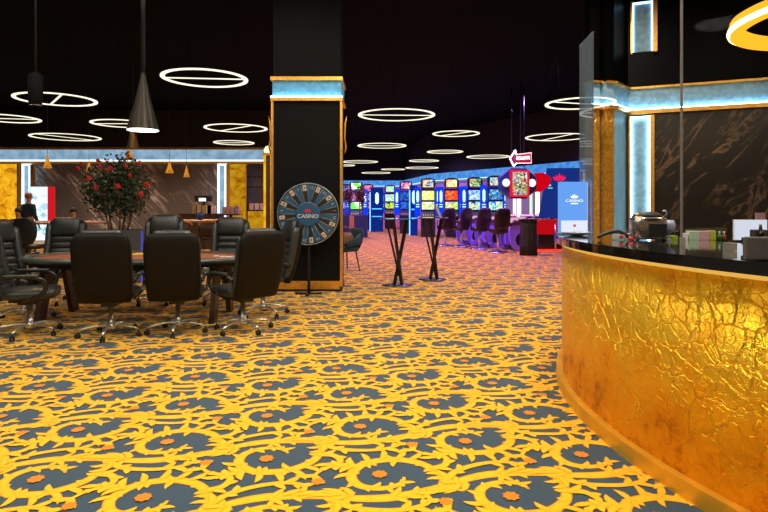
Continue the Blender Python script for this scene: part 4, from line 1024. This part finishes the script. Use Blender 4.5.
# ------------------------------------------------------------------ slot machines
cab = plain('slot_cabinet_blue', (.012,.03,.20), .25, .3); cabd = plain('slot_cabinet_dark', (.02,.015,.03), .3)
def slot(loc, rz, label, top, main, low, grp='slot machines along the curved wall', hs=1.0):
    t = thing('slot_machine', label, 'slot machine', loc, rz, grp)
    M = Matrix(((0,0,1),(1,0,0),(0,1,0)))
    m = MB(); m.box((0,.12,.42), (.62,.56,.84), 0, .02); m.build('base_cabinet', cabd, t)
    m = MB(); m.prism([(-.38,.84),(-.38,.90),(-.05,1.12),(.2,1.12),(.2,.84)], -.33, .33, M=M); m.build('button_deck', plain('slot_deck', (.05,.03,.07), .2), t)
    m = MB(); m.box((0,.14,1.62), (.64,.34,1.02), 0, .03); m.build('upper_cabinet', cab, t)
    m = MB(); m.box((0,-.036,1.37), (.54,.02,.33)); m.build('lower_screen', low, t)
    m = MB(); m.box((0,-.036,1.82), (.54,.02,.40)); m.build('main_screen', main, t)
    m = MB(); m.prism([(-.30,2.14),(.30,2.14),(.33,2.30),(.30,2.52),(.12,2.58),(-.12,2.58),(-.30,2.52),(-.33,2.30)], -.03, .12, M=Matrix(((1,0,0),(0,0,1),(0,1,0)))); tp = m.build('topper', cabd, t)
    m = MB(); m.box((0,-.04,2.34), (.46,.02,.32)); m.build('topper_screen', top, tp)
    for s_ in (-1,1):
        m = MB(); m.box((s_*.46,.14,1.55), (.26,.1,1.30), 0, .02); wn = m.build('side_wing', glow('slot_wing_blue', (.006,.05,.95), 1.0), t)
        m = MB(); m.loft([((s_*.45,.08,1.52),(.02,0,0),(0,.02,0)), ((s_*.45,.08,1.60),(.055,0,0),(0,.02,0)), ((s_*.45,.08,1.95),(.055,0,0),(0,.02,0)), ((s_*.45,.08,2.03),(.02,0,0),(0,.02,0))], 12, 2); m.build('light_bar', led_pale, wn)
        for z in (1.32, 1.42):
            m = MB(); m.box((s_*.45,.08,z), (.14,.03,.035)); m.build('light_dash', led_pale, wn)
    m = MB()
    for k in range(5): m.lathe([(.025,0),(.025,.02),(0,.024)], (-.2+.1*k,-.30,.955), 8)
    m.build('play_button', glow('button_glow', (.9,.5,.2), 1.2), t)
    return t
def scr(n, cols, s_=1.15, sc_=13): return screen_mat('screen_'+n, cols, s_, sc_)
Yl,Wt,Rd,Or,Gr,Bl,Cy,Pk,Dk = (.9,.85,.05),(1,1,.9),(.9,.02,.03),(1,.35,.04),(.15,.75,.08),(.03,.18,.9),(.2,.7,1.0),(.9,.3,.7),(.02,.02,.06)
SL = [(428,24.6,'slot machine with a yellow main screen above the right bistro table',scr('topA',[Or,Cy,Dk,Wt,Or]),scr('yel',[Yl,Yl,Wt,(.7,.8,.1)]),scr('lowA',[Yl,Wt,(.3,.6,.1),Wt])),
      (451.5,24.4,'slot machine with a glowing red main screen',scr('topB',[Or,Yl,Wt,Or]),scr('red',[Rd,Rd,Or,Rd]),scr('lowB',[Wt,Gr,Yl,Pk])),
      (475,23.6,'slot machine with a pale blue white main screen',scr('topC',[Or,Gr,Dk,Wt]),scr('iceb',[Cy,Wt,Bl,Cy]),scr('lowC',[Wt,Cy,Yl,Dk])),
      (495.5,22.4,'slot machine with a dark blue screen, nearest the roulette display',scr('topD',[Cy,Wt,Dk,Wt]),scr('dkb',[Bl,Dk,Cy,Dk]),scr('lowD',[Cy,Wt,Gr,Bl])),
      (406,27.5,'blue slot machine behind the gap of the two bistro tables',scr('topE',[Pk,Wt,Rd,Bl]),scr('blueE',[Bl,Dk,Bl]),scr('lowE',[Bl,Dk,Bl])),
      (390,33.0,'far slot machine with green and white screens above the left bistro table',scr('topF',[Cy,Wt,Gr,Wt]),scr('grw',[Gr,Wt,Cy,Yl]),scr('lowF',[Gr,Yl,Dk]))]
for px, Y, lb, a, b, c in SL:
    s_ = slot((GX(px,Y), Y, 0), -.05+(.12 if px > 460 else 0), lb, a, b, c)
# dark blue cabinets seen side-on, with vertical led edges
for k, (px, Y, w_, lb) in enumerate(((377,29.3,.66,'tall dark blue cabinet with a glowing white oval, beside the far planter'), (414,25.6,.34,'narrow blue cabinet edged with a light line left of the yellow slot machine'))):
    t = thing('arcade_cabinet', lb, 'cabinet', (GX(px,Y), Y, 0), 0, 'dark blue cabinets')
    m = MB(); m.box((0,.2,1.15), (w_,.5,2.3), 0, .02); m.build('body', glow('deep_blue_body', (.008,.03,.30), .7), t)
    m = MB(); m.box((-w_/2-.03,-.05,1.05), (.05,.06,2.05)); m.build('led_edge', glow('led_edge', (.12,.35,1.0), 3), t)
    m = MB(); m.loft([((0,-.06,1.45),(.03,0,0),(0,.02,0)), ((0,-.06,1.55),(.09,0,0),(0,.02,0)), ((0,-.06,1.95),(.09,0,0),(0,.02,0)), ((0,-.06,2.05),(.03,0,0),(0,.02,0))], 12, 2); m.build('oval_light', led_pale, t)
    m = MB(); m.box((0,-.07,1.2), (w_*.8,.03,.05)); m.box((0,-.07,.8), (w_*.8,.03,.04)); m.build('shelf_light', led_deep, t)
# far planter near the pillar with reddish plant + green/red screens
fy2 = 24.0
t = thing('divider_cabinet', 'low blue and wood divider right of the pillar', 'cabinet', (GX(353,fy2), fy2, 0))
m = MB(); m.box((0,.2,.48), (1.25,.4,.96)); m.build('body', plain('divider_blue', (.012,.03,.14), .4), t)
for x in (-.5, -.05):
    m = MB(); m.box((x,-.02,.48), (.20,.05,.94)); m.build('wood_post', plain('light_wood', (.42,.20,.10), .5), t)
for k, (px, lb) in enumerate(((347.5, 'russet leafed plant on the divider, closer to the pillar'), (360.5, 'russet leafed plant on the divider, closer to the blue cabinet'))):
    bush(Vector((GX(px,fy2), fy2+.2, .96)), .25, .36, 420, 0, lb, leaf_red, leaf_red, 'potted_plant', .55, 3, .10)
for px, mt, lb in ((356, scr('green', [Gr,Gr,Wt,Gr], 1.6, 4), 'far slot machine with a bright green screen behind the russet plants'), (368, scr('rose', [Rd,Pk,Dk,Rd], 1.3, 5), 'far slot machine with a red screen beside the blue cabinet'), (345.5, scr('vio', [Bl,Dk,Cy,Pk], 1.3, 5), 'far slot machine with a blue violet screen next to the pillar')):
    yy = 28.0 if px == 356 else 31.5
    slot((GX(px,yy), yy, 0), 0, lb, mt, scr('dimtop', [Dk,Pk,(.2,.05,.2)], .8), mt, 'far slot machines behind the russet plants')

# chairs and terminals in front
seatm = plain('aubergine_leather', (.018,.008,.012), .35)
purp = plain('purple_shell', (.26,.17,.85), .3); 
purpglow = glow('violet_glow', (.22,.10,.85), .9)
def slot_chair(loc, rz, label):
    t = thing('slot_chair', label, 'chair', loc, rz, 'dark chairs at the game terminals')
    m = MB(); m.loft([((0,.20,.66),(.20,0,0),(0,.045,0)), ((0,.23,.78),(.25,0,0),(0,.06,0)), ((0,.27,1.05),(.26,0,0),(0,.06,0)), ((0,.30,1.24),(.23,0,0),(0,.05,0)), ((0,.31,1.30),(.15,0,0),(0,.03,0))], 22, 3); m.build('backrest', seatm, t)
    m = MB(); m.loft([((0,0,.56),(.20,0,0),(0,.2,0)), ((0,0,.60),(.25,0,0),(0,.25,0)), ((0,0,.68),(.25,0,0),(0,.25,0)), ((0,0,.71),(.2,0,0),(0,.2,0))], 22, 3); m.build('seat', seatm, t)
    m = MB(); m.tube([(0,0,.04),(0,0,.57)], .035, 10); m.build('post', chrome, t)
    m = MB(); m.lathe([(0,0),(.30,0),(.30,.03),(.12,.06),(.04,.08)], n=28); m.build('base', plain('violet_lit_chrome', (.45,.38,.75), .15, .9), t)  # violet light on the chrome base tinted into its colour
    m = MB(); m.tube([(-.2,-.18,.28),(0,-.26,.26),(.2,-.18,.28)], .014, 7); m.build('footrest', chrome, t)
    for s_ in (-1,1):
        m = MB(); m.tube([(s_*.26,.22,.86),(s_*.29,-.02,.86),(s_*.26,-.08,.66)], .02, 7); m.build('armrest', blackplastic, t)
    return t
def terminal(loc, rz, label):
    t = thing('game_terminal', label, 'game terminal', loc, rz, 'purple roulette terminals')
    M = Matrix(((0,0,1),(1,0,0),(0,1,0)))
    out = []
    # arched violet side shell with an oval hole: ring between outer outline and inner oval
    n = 28; outer = []; inner = []
    for k in range(n):
        a = 2*PI*k/n; outer.append((.02+.36*math.copysign(abs(math.cos(a))**.6, math.cos(a))-.10*math.sin(a), .40+.40*math.copysign(abs(math.sin(a))**.6, math.sin(a)))); inner.append((.02+.15*math.cos(a), .34+.19*math.sin(a)))
    for x in (-.30, .30):
        vs = []; 
        for xx in (x-.03, x+.03):
            for p in outer: vs.append((xx, p[0], max(0, p[1])))
            for p in inner: vs.append((xx, p[0], p[1]))
        fs = []
        for k in range(n):
            k2 = (k+1) % n
            fs += [(k,k2,n+k2,n+k), (2*n+k,3*n+k,3*n+k2,2*n+k2), (k,2*n+k,2*n+k2,k2), (n+k,n+k2,3*n+k2,3*n+k)]
        m = MB(); m.add(vs, fs); m.build('side_shell', purp, t)
    m = MB(); m.box((0,.2,.4), (.56,.1,.78)); m.build('front_panel', cabd, t)
    m = MB(); m.prism([(-.36,.80),(-.36,.84),(.34,1.04),(.36,.98),(.36,.80)], -.35, .35, M=M); m.build('console', plain('terminal_console', (.10,.03,.08), .25), t)
    m = MB(); m.add([(-.28,-.28,.866),(.28,-.28,.866),(.28,.26,1.021),(-.28,.26,1.021)], [(0,1,2,3)]); m.build('touch_screen', scr('touch', [Pk,Cy,Wt,Rd,Dk], .9, 9), t)
    m = MB(); m.box((0,.30,.02), (.5,.05,.04)); m.build('floor_light', purpglow, t)
    return t
CS = [(445,246.5,'small dark chair farthest left in the row before the slot machines'),(461,247.5,'dark chair in front of the red screen slot machine'),(479.5,249.8,'dark chair in front of the pale blue screen slot machine'),(498,253.5,'dark chair nearest the camera in the terminal row')]
for i, (px, py, lb) in enumerate(CS):
    Y = GY(py)+.28; x, y = GX(px,Y), Y
    if i == 0: sp = slot_chair((x,y,0), PI*.85+.9, lb)
    else: copy_tree(sp, (x,y,0), PI+.75-.15*i, lb)
TS = [(469.5,247,'purple terminal second from left in the row'),(489,249.5,'purple terminal with oval hole behind the middle chairs'),(512,252.5,'purple terminal with oval hole next to the black drum stand')]
for i, (px, py, lb) in enumerate(TS):
    Y = GY(py)+.80; x, y = GX(px,Y), Y
    if i == 0: tp_ = terminal((x,y,0), -1.1, lb)
    else: copy_tree(tp_, (x,y,0), -1.1, lb)
# black draped drum with console
Yd = 15.6
t = thing('dealer_stand', 'black draped dealer stand at the front of the roulette terminals', 'stand', (GX(528.5,Yd), Yd, 0))
m = MB(); n = 40
vs = []; prof = [(.24,0),(.235,.3),(.22,.7),(.23,.98)]
for r_, z in prof:
    for k in range(n): rr = r_*(1+.05*math.cos(k*PI/2)); vs.append((rr*math.cos(2*PI*k/n), rr*math.sin(2*PI*k/n), z))
fs = [(i*n+k, i*n+(k+1) % n, (i+1)*n+(k+1) % n, (i+1)*n+k) for i in range(3) for k in range(n)]+[tuple(3*n+k for k in range(n)), tuple(range(n))[::-1]]
m.add(vs, fs, True); m.build('drape', plain('black_drape', (.012,.012,.012), .8), t)
m = MB(); m.lathe([(0,.98),(.27,.98),(.28,1.0),(.26,1.02),(0,1.02)], n=30); m.build('top', blackgloss, t)
# red counter section
Yr = 16.4
t = thing('red_bar', 'red lacquered bar section with metal leg behind the black stand', 'bar', (GX(561,Yr), Yr+.5, 0))
m = MB(); m.box((.1,0,.95), (1.35,.7,.05)); m.build('top', plain('red_top', (.55,.03,.04), .25), t)
m = MB(); m.box((.1,.1,.72), (1.3,.5,.40)); m.build('front', glow('red_lit_front', (.70,.005,.01), .7), t)
m = MB(); m.box((.1,.25,.3), (1.2,.3,.56)); m.build('core', blackplastic, t)
m = MB(); m.tube([(-.1,-.3,0),(-.1,-.3,.93)], .025, 8); m.build('leg', chrome, t)
m = MB(); m.box((.1,.05,.03), (1.3,.1,.05)); m.build('floor_light', glow('red_floor_light', (1,.02,.01), 3), t)
# row of pink-lit terminals beyond
for k, (px, lb) in enumerate(((511,'pink lit terminal at the left end of the back row'),(526,'pink lit terminal under the framed roulette display'),(541.5,'pink lit terminal beside the blue banner foot'),(556,'pink lit terminal next to the counter sign'))):
    Y = 18.8-.1*k; t = thing('game_console', lb, 'game console', (GX(px,Y), Y, 0), 0, 'pink lit terminals in the back row')
    m = MB(); m.box((0,.1,.45), (.36,.4,.9), 0, .03); m.build('body', purp, t)
    m = MB(); m.loft([((0,0,.92),(.20,0,0),(0,.15,0)), ((0,.02,1.00),(.22,0,0),(0,.16,0)), ((0,.05,1.10),(.15,0,0),(0,.10,0))], 18, 2.6); m.build('hood', cabd, t)
    m = MB(); m.box((0,-.14,1.06), (.40,.04,.045)); m.build('neon_edge', glow('pink_neon', (1.0,.25,.75), 2.2), t)
    m = MB(); m.box((0,-.16,.90), (.28,.02,.10)); m.build('screen', scr('touch', [Pk,Cy,Wt,Rd,Dk], .9, 9), t)

# roulette display cluster
YR = 17.0
dc = W(519, 183.5, YR)
t = thing('roulette_display', 'red framed hanging display with octagonal blue surround', 'display', (dc.x, YR, dc.z), .18)
M = Matrix(((1,0,0),(0,0,-1),(0,1,0)))
m = MB(); oc = [(.62*math.cos(a), .50*math.sin(a)) for a in [PI/8+PI/4*k for k in range(8)]]; m.prism(oc, -.25, -.02, M=M); m.build('surround', plain('display_surround', (.02,.05,.16), .3), t)
m = MB()
for c, d_ in (((0,-.05,.38),(.60,.08,.06)), ((0,-.05,-.38),(.60,.08,.06)), ((-.27,-.05,0),(.06,.08,.80)), ((.27,-.05,0),(.06,.08,.80))): m.box(c, d_)
m.build('frame', glow('red_frame', (.85,.01,.04), 1.0), t)
m = MB(); m.box((0,-.03,0), (.50,.04,.72)); m.build('screen', scr('roul', [Rd,Wt,Gr,Dk,Cy,Or,Dk], 1.0, 20), t)
for s_ in (-1,1):
    m = MB(); m.lathe([(0,.02),(.10,.02),(.12,.0)], (s_*.42,-.02,.02), 20, 'Y', M=Matrix.Scale(1,3)); m.build('disc_speaker', glow('disc_speaker', (.8,.9,1.0), 1.4), t)  # white speaker discs, their brightness put in as glow
m = MB(); m.tube([(-.2,.1,.5),(-.2,.1,H-dc.z-.02)], .02, 6); m.tube([(.2,.1,.5),(.2,.1,H-dc.z-.02)], .02, 6); m.build('hanger', blackmetal, t)
m = MB(); m.loft([((.62,.1,-.25),(.10,0,0),(0,.2,0)), ((.80,.1,-.05),(.20,0,0),(0,.25,0)), ((.85,.1,.15),(.22,0,0),(0,.25,0)), ((.70,.1,.33),(.12,0,0),(0,.2,0))], 18, 2.5); m.build('red_lobe', glow('red_lobe', (.70,.0,.01), .9), t)
# roulette arrow sign
rc = W(520, 159, 16.4)
t = thing('roulette_sign', 'lit red and white roulette arrow sign below the dark ceiling', 'sign', (rc.x, 16.4, rc.z), .18)
m = MB(); m.prism([(-.34,.0),(-.17,.27),(-.14,.12),(.32,.19),(.32,-.12),(-.14,-.13),(-.22,-.24)], -.06, 0, M=M); m.build('arrow_board', plain('sign_red_dark', (.25,.01,.04), .4), t)
m = MB(); m.tube([(x,-.07,z) for x, z in ((-.34,.0),(-.17,.25),(-.14,.12),(.32,.18),(.32,-.12),(-.14,-.13),(-.22,-.22))], .016, 6, closed=True); 
m2 = MB(); m2.tube([(-.14,-.07,.12),(-.17,-.07,.25),(-.34,-.07,0),(-.22,-.07,-.22),(-.14,-.07,-.13)], .018, 6); m2.build('arrow_head_tube', glow('cyan_neon', (.45,.88,1.0), 6), t)
m2 = MB(); m2.tube([(-.14,-.07,.12),(.32,-.07,.18),(.32,-.07,-.12),(-.14,-.07,-.13)], .014, 6); m2.build('border_tube', glow('red_neon', (1.0,.25,.28), 5.0), t)
text('lettering', 'ROULETTE', .14, glow('letter_neon', (1.0,.85,.80), 4), t, (.07,-.075,.02), (PI/2,-.06,0), .004, sx=.62)
m = MB(); m.tube([(.0,-.03,.15),(.0,-.03,H-rc.z-.02)], .012, 6); m.build('hanger', blackmetal, t)
# blue banner with red crown
Yb = 17.6; bc = W(560, 190, Yb)
t = thing('wall_banner', 'deep blue banner with a red crown behind the counter sign', 'banner', (bc.x, Yb, 0), -.15)
m = MB(); m.prism([(-.66,1.0),(.6,1.0),(.6,2.56),(-.40,2.56)], -.02, .02, M=M); m.build('panel', glow('banner_blue', (.012,.035,.26), .8), t)
m = MB(); crown(m, -.02, 2.14, .26, -.03); m.build('crown_emblem', glow('crown_neon', (.95,.01,.08), 1.2), t)
m = MB(); m.box((-.33,-.03,2.02), (.10,.02,.06)); m.box((-.30,-.03,1.93), (.14,.02,.03)); m.build('cyan_mark', glow('cyan_mark', (.1,.7,.8), 1.3), t)
m = MB(); m.box((-.52,0,.5), (.04,.04,1.0)); m.box((.5,0,.5), (.04,.04,1.0)); m.build('post', blackmetal, t)
# vertical light columns on the lilac wall
for k, (px, w_, mt, lb) in enumerate(((514.5,.05,glow('tube_white', (.9,.85,1.0), 2.2),'upright white light tube just left under the framed display'),(519,.07,glow('tube_warm', (1.0,.85,.75), 2.4),'upright warm light tube under the framed display'),(531,.05,glow('tube_green', (.6,.9,.6), 1.2),'upright pale green light tube right of the framed display'),(537.5,.07,glow('tube_yellow', (1.0,.95,.45), 2.2),'upright yellow light tube beside the blue banner'),(585,.07,glow('tube_cream', (1.0,.85,.6), 1.8),'upright cream light tube between banner and gold pilaster'))):
    Y = 19.22; m = MB(); m.box((0,0,0.01), (w_+.06,.06,.02)); 
    t = thing('light_tube', lb, 'light', (GX(px,Y), Y, 0), 0, 'upright light tubes'); m.build('foot', blackmetal, t)
    m = MB(); m.tube([(0,0,.02),(0,0,2.35 if k < 4 else 2.5)], w_, 8); m.build('tube', mt, t)
# small recess of lilac panelling (partition) behind terminals
m = MB(); m.box((GX(527,19.5), 19.5, 1.25), (1.5,.08,2.5)); struct('trim_21', m, glow('lilac_lit_panel', (.30,.16,.42), .8))

# ------------------------------------------------------------------ lights
def light(name, typ, loc, energy, col=(1,1,1), size=.4, rot=(0,0,0), angle=None, sizey=None):
    l = bpy.data.lights.new(name, typ); l.energy = energy; l.color = col
    if typ == 'AREA': l.shape = 'DISK'; l.size = size
    else: l.shadow_soft_size = size
    if typ == 'SPOT': l.spot_size = angle or 2.4; l.spot_blend = .6
    o = bpy.data.objects.new(name, l); COL.objects.link(o); o.location = loc; o.rotation_euler = rot; return o
warm = (1.0,.90,.72)
for x, y, e in ((-4.5,1.5,150),(-1.5,1.0,190),(1.2,.8,190),(-3.5,4.5,110),(-.8,4.3,190),(1.8,4.2,150),(-1.8,7.2,60),(.8,7.5,120),(4.6,1.0,160),(5.0,6.0,50),(-6.5,4.0,110),(-6.5,7.5,50)):
    light('downlight_and_fill', 'AREA', (x,y,H-.03), e*.52, warm, 1.0)
light('downlight_and_fill', 'AREA', (3.3,7.9,H-.03), 90, warm, .4)  # unseen fill added to brighten the gold pilasters and counter items
orange = (1.0,.60,.28)
for x, y, e, c in ((-2.5,11.5,260,orange),(1.8,11.0,300,(1,.72,.42)),(-7.5,12.5,420,orange),(-6,17.5,700,(1,.75,.55)),(-11,17,700,(1,.75,.55)),(.6,15.5,520,(1,.52,.50)),(4.0,13.0,260,(1,.48,.42)),
                   (-1.2,20,1100,(.90,.36,.85)),(2.6,19.5,600,(.80,.34,.9)),(-1.5,26,1600,(.62,.32,1.0)),(1.2,25,900,(.55,.32,1.0)),(-1.5,32,1500,(.95,.38,.75)),(5.6,18.2,120,(.75,.2,.9)),(2.6,15.6,1500,(.40,.16,1.0)),(4.7,17.2,700,(.45,.18,1.0))):
    light('ceiling_fill_spot', 'SPOT', (x,y,H-.05), e, c, .02, angle=2.3)  # unseen spots added to brighten and tint the middle and far areas

# ------------------------------------------------------------------ camera, world, view
w = bpy.data.worlds.new('World'); sc.world = w; w.use_nodes = True
w.node_tree.nodes['Background'].inputs[0].default_value = (.02,.018,.02,1); w.node_tree.nodes['Background'].inputs[1].default_value = .5
cam = bpy.data.cameras.new('Camera'); cam.sensor_width = 36; cam.lens = F/768*36; cam.shift_y = -(256-HZ)/768; cam.clip_end = 200
co = bpy.data.objects.new('Camera', cam); COL.objects.link(co); co.location = (0,0,CH); co.rotation_euler = (PI/2,0,0); sc.camera = co
sc.view_settings.view_transform = 'Standard'; sc.view_settings.look = 'None'; sc.view_settings.gamma = 1; sc.view_settings.exposure = 0; sc.view_settings.use_curve_mapping = False
sc.cycles.use_denoising = True; sc.cycles.max_bounces = 8; sc.cycles.transparent_max_bounces = 16; sc.cycles.sample_clamp_indirect = 6
